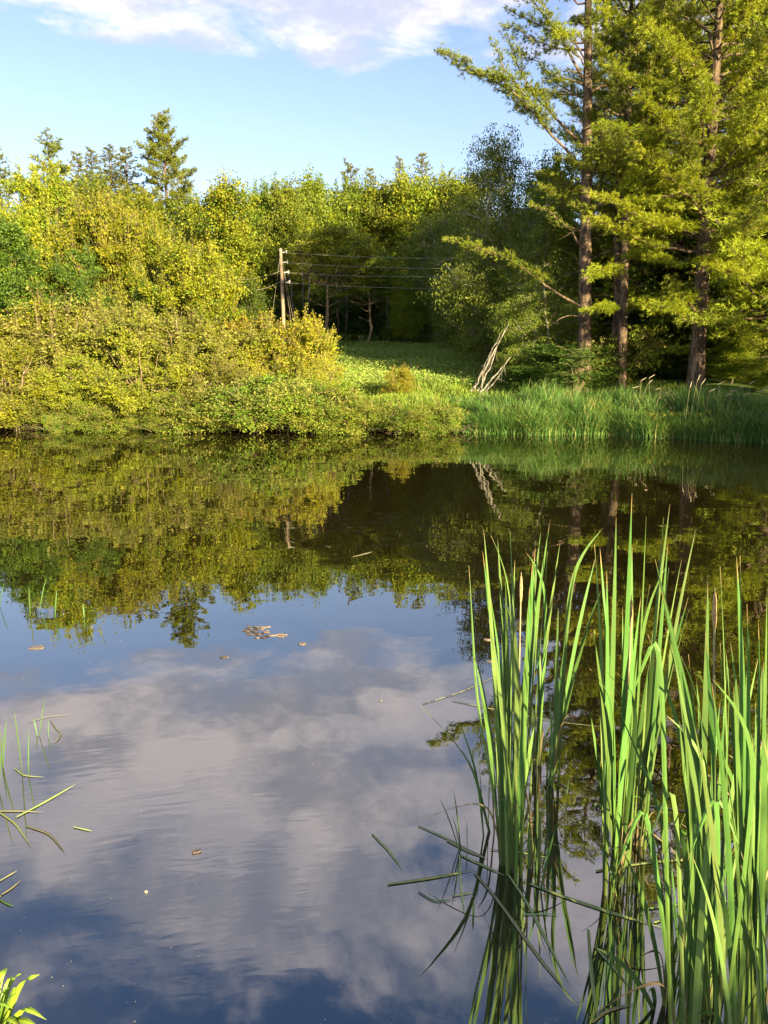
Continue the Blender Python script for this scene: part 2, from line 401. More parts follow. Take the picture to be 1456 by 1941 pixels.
gl = N(nt, 'ShaderNodeBsdfGlossy'); gl.inputs['Roughness'].default_value = 0.0; gl.inputs['Color'].default_value = (0.90, 0.90, 0.88, 1)
nt.links.new(bp.outputs[0], gl.inputs['Normal'])
df = N(nt, 'ShaderNodeBsdfDiffuse'); df.inputs['Color'].default_value = (0.014, 0.011, 0.0035, 1)
fr = N(nt, 'ShaderNodeFresnel', i_IOR=2.9); nt.links.new(bp.outputs[0], fr.inputs['Normal'])
mx = N(nt, 'ShaderNodeMixShader'); nt.links.new(math_n(nt, 'POWER', fr.outputs[0], 0.84), mx.inputs[0])
nt.links.new(df.outputs[0], mx.inputs[1]); nt.links.new(gl.outputs[0], mx.inputs[2])
out(nt, mx.outputs[0])
wx = np.linspace(-70, 45, 3); wy = np.linspace(-12, 34, 3)
WX, WY = np.meshgrid(wx, wy)
WV = np.stack([WX.ravel(), WY.ravel(), np.zeros(9)], 1)
WQ = np.array([[0, 1, 4, 3], [1, 2, 5, 4], [3, 4, 7, 6], [4, 5, 8, 7]])
water = put(ob('water', new_mesh('water', WV, [WQ], [m])), 'still brown pond mirroring the trees and clouds', None, None, 'structure')

# ------------------------------------------------------------------ broadleaf trees and bushes
def bez(a, b, c, n):
    t = np.linspace(0, 1, n)[:, None]
    return (1-t)**2*a + 2*t*(1-t)*b + t*t*c

def broadleaf(name, seed, H, lobes, n1, n2, n3, s2, s3, leaf, wl, lmats, bark, stems=1, r0=0.12, lean=(0, 0), spread=0.3,
              up=0.5, droop=0.0, flat=0.6, shell=0.5, twigs=True, matw=None, dead=0, bare=0.0, k=6, lc=1.0, shoots=0, shoot_len=0.9):
    """lobes: (x, y, z, rx, ry, rz). Returns (wood mesh, leaf mesh)"""
    rng = np.random.default_rng(seed)
    wood = MB()
    lob = np.array(lobes, float)
    vol = (lob[:, 3]*lob[:, 4]*lob[:, 5])**0.67
    cnt = np.maximum(1, np.round(n1*vol/vol.sum()).astype(int))
    cs = []
    for L, c in zip(lob, cnt):
        u = unit(rng.normal(size=(c, 3))); r = rng.uniform(shell, 1.0, (c, 1))**0.8
        cs.append(L[:3] + u*r*L[3:6])
    C1 = np.concatenate(cs)
    C1[:, 2] = np.maximum(C1[:, 2], 0.12*rng.uniform(0.5, 1.5, len(C1)))
    # stems
    St = []
    top = lob[:, 2].max()
    for s in range(stems):
        a = rng.uniform(0, 2*PI) if stems > 1 else 0
        sp = spread*H if stems > 1 else 0
        b0 = np.array((math.cos(a)*r0*2*(stems > 1), math.sin(a)*r0*2*(stems > 1), -0.15))
        e = np.array((math.cos(a)*sp*rng.uniform(.3, 1)+lean[0]*H, math.sin(a)*sp*rng.uniform(.3, 1)+lean[1]*H, H*rng.uniform(0.8, 0.97)))
        mid = (b0+e)/2 + np.array((rng.normal()*0.03*H - (e[0]-b0[0])*0.12, rng.normal()*0.03*H - (e[1]-b0[1])*0.12, 0))
        P = bez(b0, mid, e, 12)
        P[1:-1] += rng.normal(size=(10, 3))*0.008*H
        R = r0*(1-np.linspace(0, 1, 12))**0.8*(1 if stems == 1 else rng.uniform(.55, 1))+0.008
        if stems == 1: R[0] *= 1.35
        wood.tube(P, R, k if stems == 1 else 5)
        St.append((P, R))
    subs = []
    for c in C1:
        # nearest stem point lower than the clump
        best = None
        for P, R in St:
            w = np.linalg.norm(P-c, axis=1) + np.where(P[:, 2] > c[2]-0.15*abs(c[2]), 2.0, 0) + np.where(P[:, 2] < 0.12*H, 1.5, 0)
            i = int(np.argmin(w))
            if best is None or w[i] < best[0]: best = (w[i], P[i], R[i])
        p0, rr = best[1], best[2]
        mid = (p0+c)/2 + np.array((0, 0, np.linalg.norm(c-p0)*rng.uniform(-0.05, 0.2))) + rng.normal(size=3)*0.05*np.linalg.norm(c-p0)
        B = bez(p0, mid, c, 6); B[1:-1] += rng.normal(size=(4, 3))*0.02*np.linalg.norm(c-p0)
        rb = min(rr*0.6, 0.012+0.016*np.linalg.norm(c-p0)*0.6)
        wood.tube(B, np.linspace(rb, 0.006, 6), 4, cap=False)
        s = c + rng.normal(size=(n2, 3))*s2*np.array((1, 1, flat))
        if bare and rng.random() < bare: s = s[:0]
        if twigs:
            for q in s[::2]:
                wood.tube(np.array([B[4], (B[4]+q)/2+rng.normal(size=3)*0.04, q]), [0.009, 0.007, 0.004], 3, cap=False)
        subs.append(s)
    for _ in range(dead):
        P, R = St[rng.integers(len(St))]; i = rng.integers(3, 9)
        a = rng.uniform(0, 2*PI); L = rng.uniform(.1, .25)*H
        e = P[i]+np.array((math.cos(a)*L, math.sin(a)*L, L*rng.uniform(.0, .7)))
        wood.tube(bez(P[i], (P[i]+e)/2+rng.normal(size=3)*.1*L, e, 6), np.linspace(0.03, 0.006, 6), 4)
    S = np.concatenate(subs)
    C = np.repeat(S, n3, axis=0)
    szr = rng.uniform(0.6, 1.3, (len(S), 1)).repeat(n3, axis=0)
    off = rng.normal(size=C.shape)*s3*szr*np.array((1, 1, flat if not droop else 1))
    if droop: off[:, 2] = -np.abs(off[:, 2])*droop
    C = C+off
    if shoots:
        cen = C1.mean(0)*np.array((1, 1, .7)); ex = []
        for _ in range(shoots):
            b0 = C1[rng.integers(len(C1))]; dr = unit(unit(b0-cen)*1.0+np.array((0, 0, rng.uniform(.3, 2.2)))+rng.normal(size=3)*.35)
            l = shoot_len*rng.uniform(.5, 1.3); P = bez(b0, b0+dr*l*.5+rng.normal(size=3)*.06*l, b0+dr*l+np.array((0, 0, .1*l)), 6)
            wood.tube(P, np.linspace(.011, .004, 6), 3, cap=False)
            m_ = int(16*l/leaf*.12)+6; tt = rng.uniform(.1, 1.03, m_)
            q = np.stack([np.interp(tt, np.linspace(0, 1, 6), P[:, j]) for j in range(3)], 1)
            ex.append(q+rng.normal(size=q.shape)*leaf*.55)
        ex = np.concatenate(ex); C = np.concatenate([C, ex]); off = np.concatenate([off, rng.normal(size=ex.shape)*s3]); nsh = len(ex)
    else: nsh = 0
    C[:, 2] = np.maximum(C[:, 2], 0.05+rng.uniform(0, .1, len(C)))
    D = off + rng.normal(size=C.shape)*s3*0.8 + np.array((0, 0, -s3*0.3 - droop*s3))
    fm = None
    if matw is not None:
        # clump by clump choice of leaf tone
        f1 = np.concatenate([rng.choice(len(lmats), size=len(S), p=matw).repeat(n3), np.zeros(nsh, int)])
        fm = f1
    lm = leaves_mesh(name+'_leaves', C, D, leaf, wl, lmats, rng, up=up, fm=fm)
    return wood.mesh(name+'_wood', [bark]), lm

def bush_lobes(R, H, seed, n=7, low=0.0):
    r = random.Random(seed); L = []
    L.append((0, 0, H*0.40, R*0.6, R*0.6, H*0.40))
    n += 5
    for i in range(n):
        a = 2*PI*i/n*2 + r.uniform(-.4, .4); q = R*r.uniform(0.45, 0.85); rr = R*r.uniform(.20, .40)
        z = H*r.uniform(0.12, 0.78)
        L.append((math.cos(a)*q, math.sin(a)*q, z, rr, rr, rr*0.9))
    for i in range(3):
        a = r.uniform(0, 2*PI); q = R*r.uniform(0, .35)
        rr = R*r.uniform(.22, .34); L.append((math.cos(a)*q, math.sin(a)*q, H-rr*1.1, rr, rr, rr))
    return L
def tree_lobes(R, zb, H, seed, n=9, k=1.0):
    r = random.Random(seed); L = []
    for i in range(n):
        f = (i+0.5)/n; z = zb + (H-zb)*f
        w = math.sin(PI*min(1, 0.18+f*0.82))**0.6
        a = i*2.4+r.uniform(-.5, .5); q = R*w*r.uniform(.25, .6)
        rr = R*r.uniform(.32, .5)*(0.55+0.6*w)*k
        z = min(z, H-rr*0.8)
        L.append((math.cos(a)*q, math.sin(a)*q, z, rr, rr, rr*0.75))
    return L

W = {}
W['alderA'] = broadleaf('alder_bush_a', 1, 5.0, bush_lobes(2.9, 5.0, 1), 125, 9, 30, 0.25, 0.13, 0.12, 0.62, [M['alder'], M['olive']], M['twig'], stems=9, r0=0.06, spread=0.42, matw=(.6, .4), dead=16, shoots=430, shoot_len=0.85)
W['alderB'] = broadleaf('alder_bush_b', 2, 4.2, bush_lobes(2.8, 4.2, 5), 115, 9, 30, 0.25, 0.13, 0.115, 0.62, [M['olive'], M['alder']], M['twig'], stems=10, r0=0.055, spread=0.5, matw=(.75, .25), dead=20, shoots=430, shoot_len=0.85)
W['tallA'] = broadleaf('tall_shrub_a', 3, 9.0, tree_lobes(3.3, 1.0, 9.0, 3, 11, 1.1), 150, 10, 30, 0.30, 0.16, 0.135, 0.6, [M['alder'], M['fresh']], M['twig'], stems=6, r0=0.10, spread=0.22, matw=(.8, .2), dead=5, shoots=620, shoot_len=1.25)
W['tallB'] = broadleaf('tall_shrub_b', 4, 8.0, tree_lobes(3.0, 0.8, 8.0, 8, 10, 1.15), 140, 10, 30, 0.28, 0.15, 0.135, 0.6, [M['alder'], M['fresh']], M['twig'], stems=6, r0=0.09, spread=0.22, matw=(.85, .15), dead=14, shoots=600, shoot_len=1.2)
W['amber'] = broadleaf('amber_bush', 5, 3.4, bush_lobes(2.1, 3.4, 9, 7), 85, 8, 26, 0.22, 0.12, 0.095, 0.6, [M['amber'], M['alder']], M['twig'], stems=8, r0=0.045, spread=0.45, matw=(.65, .35), dead=4, shoots=240, shoot_len=0.7)
W['low'] = broadleaf('low_shrub', 6, 1.7, bush_lobes(1.7, 1.7, 3, 8), 90, 8, 34, 0.20, 0.11, 0.078, 0.6, [M['olive'], M['fresh']], M['twig'], stems=9, r0=0.03, spread=0.7, matw=(.6, .4), dead=6, shoots=60, shoot_len=0.5)
W['low2'] = broadleaf('low_shrub_b', 61, 1.4, bush_lobes(1.6, 1.4, 13, 8), 80, 8, 34, 0.20, 0.11, 0.075, 0.55, [M['fresh'], M['olive']], M['twig'], stems=9, r0=0.03, spread=0.8, matw=(.55, .45), dead=6, shoots=50, shoot_len=0.5)
W['treeA'] = broadleaf('broad_tree_a', 7, 12.0, tree_lobes(3.8, 3.0, 12.0, 21, 12, 0.95), 130, 11, 26, 0.55, 0.28, 0.19, 0.62, [M['fresh'], M['oak']], M['bark'], r0=0.17, matw=(.7, .3), dead=4, shoots=420, shoot_len=1.3)
W['treeB'] = broadleaf('broad_tree_b', 8, 12.0, tree_lobes(4.2, 4.0, 12.0, 33, 12, 0.9), 130, 11, 26, 0.55, 0.28, 0.19, 0.62, [M['oak'], M['alder']], M['bark'], r0=0.18, matw=(.75, .25), dead=5, shoots=420, shoot_len=1.3)
W['treeC'] = broadleaf('broad_tree_c', 9, 11.0, tree_lobes(3.4, 2.4, 11.0, 41, 13, 0.85), 120, 11, 26, 0.5, 0.27, 0.18, 0.62, [M['alder'], M['fresh']], M['bark'], r0=0.14, matw=(.6, .4), dead=4, shoots=420, shoot_len=1.3)
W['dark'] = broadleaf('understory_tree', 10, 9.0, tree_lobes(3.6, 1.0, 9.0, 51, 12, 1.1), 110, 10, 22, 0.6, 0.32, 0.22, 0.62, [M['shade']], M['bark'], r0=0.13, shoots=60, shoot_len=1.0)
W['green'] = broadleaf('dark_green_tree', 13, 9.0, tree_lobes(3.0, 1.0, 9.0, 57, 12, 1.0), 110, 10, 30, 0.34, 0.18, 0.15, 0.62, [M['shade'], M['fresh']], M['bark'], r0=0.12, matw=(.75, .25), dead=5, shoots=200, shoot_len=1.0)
W['oak'] = broadleaf('oak', 11, 10.5, [(-1.4, 0, 8.3, 2.0, 1.8, 1.0), (1.6, -.3, 8.6, 2.1, 1.8, 1.1), (0, 0, 9.4, 1.8, 1.7, .9), (3.4, .2, 6.9, 1.3, 1.2, .6), (-3.3, -.2, 7.0, 1.4, 1.2, .6), (.4, -1.4, 7.2, 1.5, 1.1, .7), (2.6, .5, 5.6, 1.1, 1, .4)],
                       90, 10, 26, 0.45, 0.22, 0.16, 0.62, [M['oak'], M['alder']], M['twig'], r0=0.20, flat=0.4, matw=(.6, .4), dead=9, shoots=60, shoot_len=0.8)
W['layer'] = broadleaf('layered_tree', 12, 7.4, [(0, 0, 6.7, 1.5, 1.4, .5), (-1.4, 0, 5.4, 1.7, 1.3, .3), (1.6, .2, 5.6, 1.5, 1.3, .3), (-2.2, 0, 4.2, 1.6, 1.2, .25), (1.9, 0, 4.4, 1.2, 1.1, .25), (.3, 0, 4.9, 1.1, 1, .3)],
                         70, 9, 24, 0.4, 0.2, 0.15, 0.62, [M['oak'], M['fresh']], M['twig'], r0=0.12, flat=0.25, matw=(.6, .4), dead=3, shoots=50, shoot_len=0.7)

def tree(name, label, cat, key, px, d, ytop=None, sx=1.0, rz=0.0, group=None, H=None, scale=None):
    p = at(px, 700, d); x, y = p[0], d
    z = gz(x, y) - 0.05
    if y < shore_far(x) + 0.2: z = -0.05
    if ytop is not None:
        zt = at(px, ytop, d)[2]
        sz = (zt-z)/H
    else: sz = scale or 1.0
    e = empty(name, (x, y, z), rz, (sz*sx, sz*sx, sz))
    wood, lf = W[key]
    ob('trunk', wood, e); ob('crown', lf, e)
    return put(e, label, cat, group)

HT = {'alderA': 5.0, 'alderB': 4.2, 'tallA': 9.0, 'tallB': 8.0, 'amber': 3.4, 'low': 1.7, 'low2': 1.4, 'treeA': 12, 'treeB': 12, 'treeC': 11, 'dark': 9, 'green': 9, 'oak': 10.5, 'layer': 7.4}
def T(name, label, cat, key, px, d, ytop, sx=1.0, rz=0.0, group=None):
    return tree(name, label, cat, key, px, d, ytop, sx, rz, group, HT[key])

# left shore thicket, from the back row to the water's edge
T('tall_shrub', 'tall yellow-green shrub rising above the others on the left shore', 'shrub', 'tallA', 105, 35, 330, 0.8, 0.3)
T('tall_shrub', 'tall yellow-green shrub in front of the tallest left pine', 'shrub', 'tallB', 220, 34, 385, 0.95, 1.2)
T('tall_shrub', 'golden lit tall shrub at the right end of the left thicket', 'shrub', 'tallB', 375, 31, 465, 1.05, 2.6)
T('alder_bush', 'olive green bush with bare forked stem left of the golden thicket', 'bush', 'alderB', 100, 29.0, 565, 1.25, 0.4)
T('alder_bush', 'olive bush in the middle of the left thicket below the forked trunk', 'bush', 'alderB', 240, 29, 590, 1.1, 2.2)
T('alder_bush', 'dense yellow-green bush overhanging the pond at the left edge', 'bush', 'alderA', 10, 26.3, 655, 1.3, 1.0)
T('alder_bush', 'yellow-green bush on the water with dark hollow beneath', 'bush', 'alderA', 145, 26.5, 675, 1.4, 3.3)
T('alder_bush', 'bright leafy bush at the water beside the tangle of roots', 'bush', 'alderA', 275, 26.5, 640, 1.15, 5.0)
T('alder_bush', 'olive bush between the golden shrub and the water', 'bush', 'alderB', 350, 28.8, 600, 1.3, 3.7)
T('alder_bush', 'greener bush at the waterline under the golden shrub', 'bush', 'alderB', 405, 26.3, 690, 1.25, 5.4)
T('amber_bush', 'amber tipped bush standing in front of the utility pole', 'bush', 'amber', 500, 31.0, 600, 1.15, 0.0)
T('amber_bush', 'amber tipped bush just right of the utility pole foot', 'bush', 'amber', 575, 30.0, 605, 0.95, 1.7)
T('amber_bush', 'orange-yellow bush left of the amber tipped pair', 'bush', 'amber', 450, 29.5, 650, 1.2, 3.1)
T('amber_bush', 'small amber bush where the thicket meets the meadow', 'bush', 'amber', 612, 28.0, 680, 0.85, 4.4)
T('amber_bush', 'lone small yellow shrub standing in the meadow', 'bush', 'amber', 755, 29.5, 697, 1.1, 2.0)
low = [(480, 25.6, 716, 'low', 'grey-green shrub at the waterline below the amber bushes'), (540, 25.4, 728, 'low2', 'grey-green shrub at the waterline over the tangled twigs'),
       (595, 25.4, 738, 'low', 'leafy shrub at the waterline under the small amber bush'), (650, 25.3, 756, 'low2', 'dark green shrub at the water in front of the meadow'),
       (705, 25.1, 765, 'low', 'rounded shrub at the water left of the lone yellow shrub'), (765, 24.9, 770, 'low2', 'rounded shrub at the water below the lone yellow shrub'),
       (820, 24.8, 768, 'low', 'last low shrub before the tall bank grass starts'), (385, 25.4, 750, 'low2', 'bright low shrub leaning over the water below the thicket'),
       (200, 25.9, 765, 'low2', 'low yellow-green shrub hanging over the water mid thicket'), (25, 25.8, 752, 'low', 'low yellow shrub with reddish twigs at the left water edge'),
       (430, 25.5, 728, 'low', 'olive shrub touching the water under the orange-yellow bush'), ]
low += [ (118, 0, 783, 'low', 'tiny bush at the mouth of the dark hollow'), (255, 0, 788, 'low', 'small leafy sprig over the twisted roots'),
        (315, 0, 786, 'low2', 'small sprig left of the bright leaning shrub'),
        (445, 0, 778, 'low', 'tiny bush where the waterline turns grey-green')]
for i, (px, d, yt, k, lab) in enumerate(low):
    d = float(shore_y((px-728)/FPX*25.2)) + 0.12
    T('low_shrub', lab, 'shrub', k, px, d, yt, 1.15, i*1.3)
T('broadleaf_tree', 'deep green tree at the left edge over the olive bushes', 'tree', 'green', 15, 32.5, 410, 0.95, 0.2)
T('broadleaf_tree', 'deep green tree between two tall yellow-green shrubs', 'tree', 'green', 160, 32, 475, 0.8, 1.6)
T('broadleaf_tree', 'deep green low tree left of the utility pole', 'tree', 'green', 475, 37, 530, 0.9, 2.6)
T('broadleaf_tree', 'deep green tree under the golden shrub crown', 'tree', 'green', 290, 30.5, 540, 0.7, 3.9)
# behind the thicket
T('tall_shrub', 'slender yellow shrub between the tall one and the golden one', 'shrub', 'tallA', 300, 33, 440, 0.8, 5.3)
T('broadleaf_tree', 'light green tree right of the tallest left pine', 'tree', 'treeC', 440, 48, 352, 1.0, 0.5)
T('broadleaf_tree', 'slender green tree between the light tree and the pole', 'tree', 'treeA', 505, 56, 358, 0.75, 1.5)
T('broadleaf_tree', 'dark green tree at the left edge behind the thicket', 'tree', 'treeB', 10, 46, 400, 0.9, 2.5)
T('broadleaf_tree', 'green tree behind the tall yellow shrubs on the left', 'tree', 'treeA', 200, 50, 345, 1.0, 3.5)
T('broadleaf_tree', 'green tree close left of the tallest pine trunk', 'tree', 'treeC', 275, 47, 370, 0.9, 4.5)
T('broadleaf_tree', 'dark green tree filling the gap under the tallest pine', 'tree', 'treeA', 365, 55, 380, 1.0, 2.9)
# edge of the woods in the middle
T('oak_tree', 'oak with bare grey trunk and flat crown at the meadow edge', 'tree', 'oak', 622, 47, 420, 1.0, 0.0)
T('layered_tree', 'small thin trunked tree with layered crown in the wood opening', 'tree', 'layer', 700, 49, 478, 1.15, 0.4)
T('broadleaf_tree', 'tree with drooping light crown left of the oak', 'tree', 'treeB', 545, 55, 362, 0.75, 0.9)
T('young_tree', 'pale bushy young tree at the back right corner of the meadow', 'tree', 'treeC', 770, 49, 525, 1.0, 5.5)
T('young_tree', 'small leafy tree left of the oak trunk behind the pole', 'tree', 'dark', 490, 50, 560, 1.2, 2.0)
back = [(600, 62, 352, 'treeB', 'round crowned tree directly above the oak'), (660, 64, 356, 'treeA', 'green tree right behind the oak crown'), (715, 64, 362, 'treeB', 'darker tree in the middle of the far ridge'),
        (770, 63, 345, 'treeC', 'bright topped tree under the far right spruces'), (820, 62, 345, 'treeC', 'bright topped tree touching the dark birches'), (870, 60, 350, 'treeB', 'tree half hidden by the dark birches on the ridge'),
        (560, 68, 372, 'treeA', 'tree at the lowest notch of the far skyline')]
for i, (px, d, yt, k, lab) in enumerate(back):
    T('broadleaf_tree', lab, 'tree', k, px, d, yt, 0.95, i*2.1)
r = random.Random(5)
for i in range(26):
    px = -80 + i*50 + r.uniform(-15, 15)
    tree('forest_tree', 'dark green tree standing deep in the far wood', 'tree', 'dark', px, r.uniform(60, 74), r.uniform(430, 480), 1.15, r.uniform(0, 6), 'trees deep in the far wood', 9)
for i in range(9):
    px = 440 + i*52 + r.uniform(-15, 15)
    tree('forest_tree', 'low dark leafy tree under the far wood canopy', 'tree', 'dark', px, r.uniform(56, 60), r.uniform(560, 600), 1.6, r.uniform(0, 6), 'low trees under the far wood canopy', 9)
# bare trunks in the opening
def trunk_only(label, px, ybot, ytop, d, r0, mat, dx=0, group=None, name='bare_tree'):
    a = at(px, ybot, d); b = at(px+dx, ytop, d)
    a[2] = gz(a[0], a[1])-0.1
    n = 9; rng = np.random.default_rng(int(px*7+ybot))
    P = np.linspace(a, b, n)-a; P[1:-1] += rng.normal(size=(n-2, 3))*0.05*np.array((1, 1, 0))
    mb = MB(); mb.tube(P, np.linspace(r0, r0*0.5, n), 7)
    for k in range(6):
        i = rng.integers(3, n-1); az = rng.uniform(0, 2*PI); L = rng.uniform(.3, 1.1)
        e = P[i]+np.array((math.cos(az)*L, math.sin(az)*L, rng.uniform(-.2, .5)*L))
        mb.tube(np.array([P[i], (P[i]+e)/2+(0, 0, .05), e]), [r0*.25, r0*.15, .005], 4)
    o = ob(name, mb.mesh(name, [mat]), None, a)
    return put(o, label, 'tree', group)
trunk_only('white birch trunk leaning left just right of the pole', 566, 625, 500, 52, 0.07, M['greybark'], -22, None, 'birch_tree')
trunk_only('pale birch trunk crossing behind the leaning white one', 578, 610, 470, 53, 0.06, M['greybark'], -8, None, 'birch_tree')
trunk_only('thin pale upright trunk between pole and oak', 583, 620, 480, 54, 0.07, M['greybark'], 3)
for (px, dx) in ((470, 2), (500, -3), (606, 3), (640, -2), (668, 2), (735, -2), (790, 3), (830, -2), (655, 4), (520, 1)):
    trunk_only('thin dark trunk standing in the far wood', px, 640, 480, 58+px % 5, 0.12, M['bark'], dx, 'thin trunks in the far wood')

# ------------------------------------------------------------------ conifers
def conifer(name, seed, H, r0, whorls, mats, bark, lean=(0, 0), extra=(), needle=0.10, nw=0.016, per=8, tpt=9, twig_n=12,
            tw_len=0.55, start=0.3, k=7, droop=0.0, matw=None, wob=0.02, dead=14, plate=0.06, spray_up=0.1):
    """whorls: list of (z, length, elevation of the limb, azimuth, density). extra: (polyline, radius, density, twig length) limbs"""
    rng = np.random.default_rng(seed)
    wood = MB()
    zt = np.linspace(0, H, 16)
    tr = np.stack([lean[0]*zt, lean[1]*zt, zt-0.2*(zt == 0)], 1)
    tr[1:-1, :2] += np.cumsum(rng.normal(size=(14, 2))*wob, 0)*0.5
    def tp(z): return np.array([np.interp(z, zt, tr[:, 0]), np.interp(z, zt, tr[:, 1]), z])
    R = r0*(1-zt/H)**0.75+0.012; R[0] *= 1.3
    wood.tube(tr, R, k, wob=0.06, rng=rng)
    tpos, tdir, tsz, tm = [], [], [], []
    def spray(P, dens, L2, up, mi):
        seg = np.linalg.norm(np.diff(P, axis=0), axis=1); cum = np.concatenate(([0], np.cumsum(seg))); L = cum[-1]
        n = max(3, int(twig_n*dens*L/2.2))
        for t in np.linspace(start, 1.0, n):
            t = min(1, t+rng.uniform(-.02, .02))
            s = t*L; p = np.array([np.interp(s, cum, P[:, j]) for j in range(3)])
            i = min(len(P)-2, np.searchsorted(cum, s, 'right')-1); dr = unit(P[i+1]-P[i])
            h = np.array((dr[0], dr[1], 0)); hl = np.linalg.norm(h)
            if hl < .15: h = np.array((math.cos(t*9), math.sin(t*9), 0)); hl = 1
            h /= hl; side = np.array((-h[1], h[0], 0))*rng.choice((-1, 1))
            a = math.radians(rng.uniform(25, 65))*(1 if t < 0.97 else 0.1)
            dd = h*math.cos(a)*hl + side*math.sin(a) + np.array((0, 0, dr[2]*0.7+up+rng.normal()*0.10-droop))
            dd = unit(dd)
            l = L2*(1.0-0.5*t)*rng.uniform(.6, 1.25)*min(1, L/1.5+0.3)
            e = p+dd*l+np.array((0, 0, l*0.08))
            wood.tube(np.array([p, (p+e)/2+rng.normal(size=3)*.03, e]), [0.010, 0.007, 0.003], 3, cap=False)
            m = max(2, int(tpt*l/0.5))
            tt = rng.uniform(0.25, 1.05, m)[:, None]
            q = p+(e-p)*tt + rng.normal(size=(m, 3))*np.array((.13, .13, plate))*min(1, l/.4)
            tpos.append(q); tdir.append(np.tile(dd, (m, 1))+(q-(p+(e-p)*tt))*2.5+np.array((0, 0, .25))); tm.append(np.full(m, mi))
    for (z, L, el, az, dens) in whorls:
        b = tp(z); h = np.array((math.cos(az), math.sin(az), 0))
        e = b + h*L*math.cos(el) + np.array((0, 0, L*math.sin(el)))
        mid = (b+e)/2 + np.array((0, 0, -L*0.10 if el > 0 else L*0.08)) + rng.normal(size=3)*0.05*L
        P = bez(b, mid, e, 8); P[1:-1] += rng.normal(size=(6, 3))*0.015*L
        rb = min(0.055, 0.010+0.012*L)
        wood.tube(P, np.linspace(rb, 0.006, 8), 5, cap=False)
        if dens > 0: spray(P, dens, tw_len*(0.5+0.18*L), spray_up, int(rng.choice(len(mats), p=matw)))
    for (P, rb, dens, L2, mi) in extra:
        P = np.asarray(P, float)
        # smooth the given points
        t0 = np.linspace(0, 1, len(P)); t1 = np.linspace(0, 1, 4*len(P)-3)
        Q = np.stack([np.interp(t1, t0, P[:, j]) for j in range(3)], 1)
        for _ in range(2): Q[1:-1] = (Q[:-2]+2*Q[1:-1]+Q[2:])/4
        Q[1:-1] += rng.normal(size=(len(Q)-2, 3))*0.02
        wood.tube(Q, np.linspace(rb, 0.008, len(Q)), 6, cap=False)
        if dens > 0: spray(Q, dens, L2, spray_up, mi)
    for i in range(dead):
        z = rng.uniform(0.12, 0.75)*H; az = rng.uniform(0, 2*PI); L = rng.uniform(.3, 1.6); b = tp(z)
        e = b+np.array((math.cos(az)*L, math.sin(az)*L, rng.uniform(-.25, .4)*L)); 
        mid = (b+e)/2+rng.normal(size=3)*.08*L
        wood.tube(bez(b, mid, e, 5), np.linspace(.018, .004, 5), 3)
        for _ in range(2): wood.tube(np.array([mid, mid+(e-b)*.35+rng.normal(size=3)*.15*L]), [.007, .003], 3)
    C = np.concatenate(tpos); D = unit(np.concatenate(tdir)); mi = np.concatenate(tm)
    n = len(C)
    C = np.repeat(C, per, 0); D = np.repeat(D, per, 0); mi = np.repeat(mi, per)
    dd = unit(D + rng.normal(size=C.shape)*0.55)
    L = needle*rng.uniform(.7, 1.25, (len(C), 1))
    nrm = unit(rng.normal(size=C.shape)+np.array((0, 0, .4))); S = unit(np.cross(dd, nrm))
    C = C + rng.normal(size=C.shape)*0.02
    V = np.stack([C-S*nw*.5, C+S*nw*.5, C+dd*L+np.array((0, 0, -0.1))*L], 1).reshape(-1, 3)
    F = np.arange(len(C)*3).reshape(-1, 3)
    return wood.mesh(name+'_wood', [bark]), new_mesh(name+'_needles', V, [F], mats, fm=mi)

def whorl(seed, z0, z1, dz, Lf, ef, dens=1.0, n=(3, 5), skip=None, rag=False):
    r = random.Random(seed); o = []; z = z0
    while z < z1:
        f = (z-z0)/(z1-z0); k = r.randint(*n); a0 = r.uniform(0, 2*PI)
        for i in range(k):
            az = a0+i*2*PI/k+r.uniform(-.4, .4)
            L = Lf(f)*(r.uniform(.6, 1.2) if not rag else r.uniform(.3, 1.25))
            if skip and skip(z, az): continue
            o.append((z+r.uniform(-.15, .15), L, ef(f)+r.uniform(-.15, .15), az, dens))
        z += dz*r.uniform(.7, 1.3)
    return o

def put_conifer(name, label, key, px, d, ytop, Hm, rz=0.0, sx=1.0, group=None):
    p = at(px, 700, d); z = gz(p[0], d)-0.1
    zt = at(px, ytop, d)[2]; s = (zt-z)/Hm
    # the tip stands over this column of the picture, so lead the base under it
    pt = at(px, ytop, d)
    e = empty(name, (pt[0], d, z), rz, (s*sx, s*sx, s))
    wood, nd = W[key]
    ob('trunk', wood, e); ob('crown', nd, e)
    return put(e, label, 'tree', group)

MN = [M['needle'], M['spruce']]
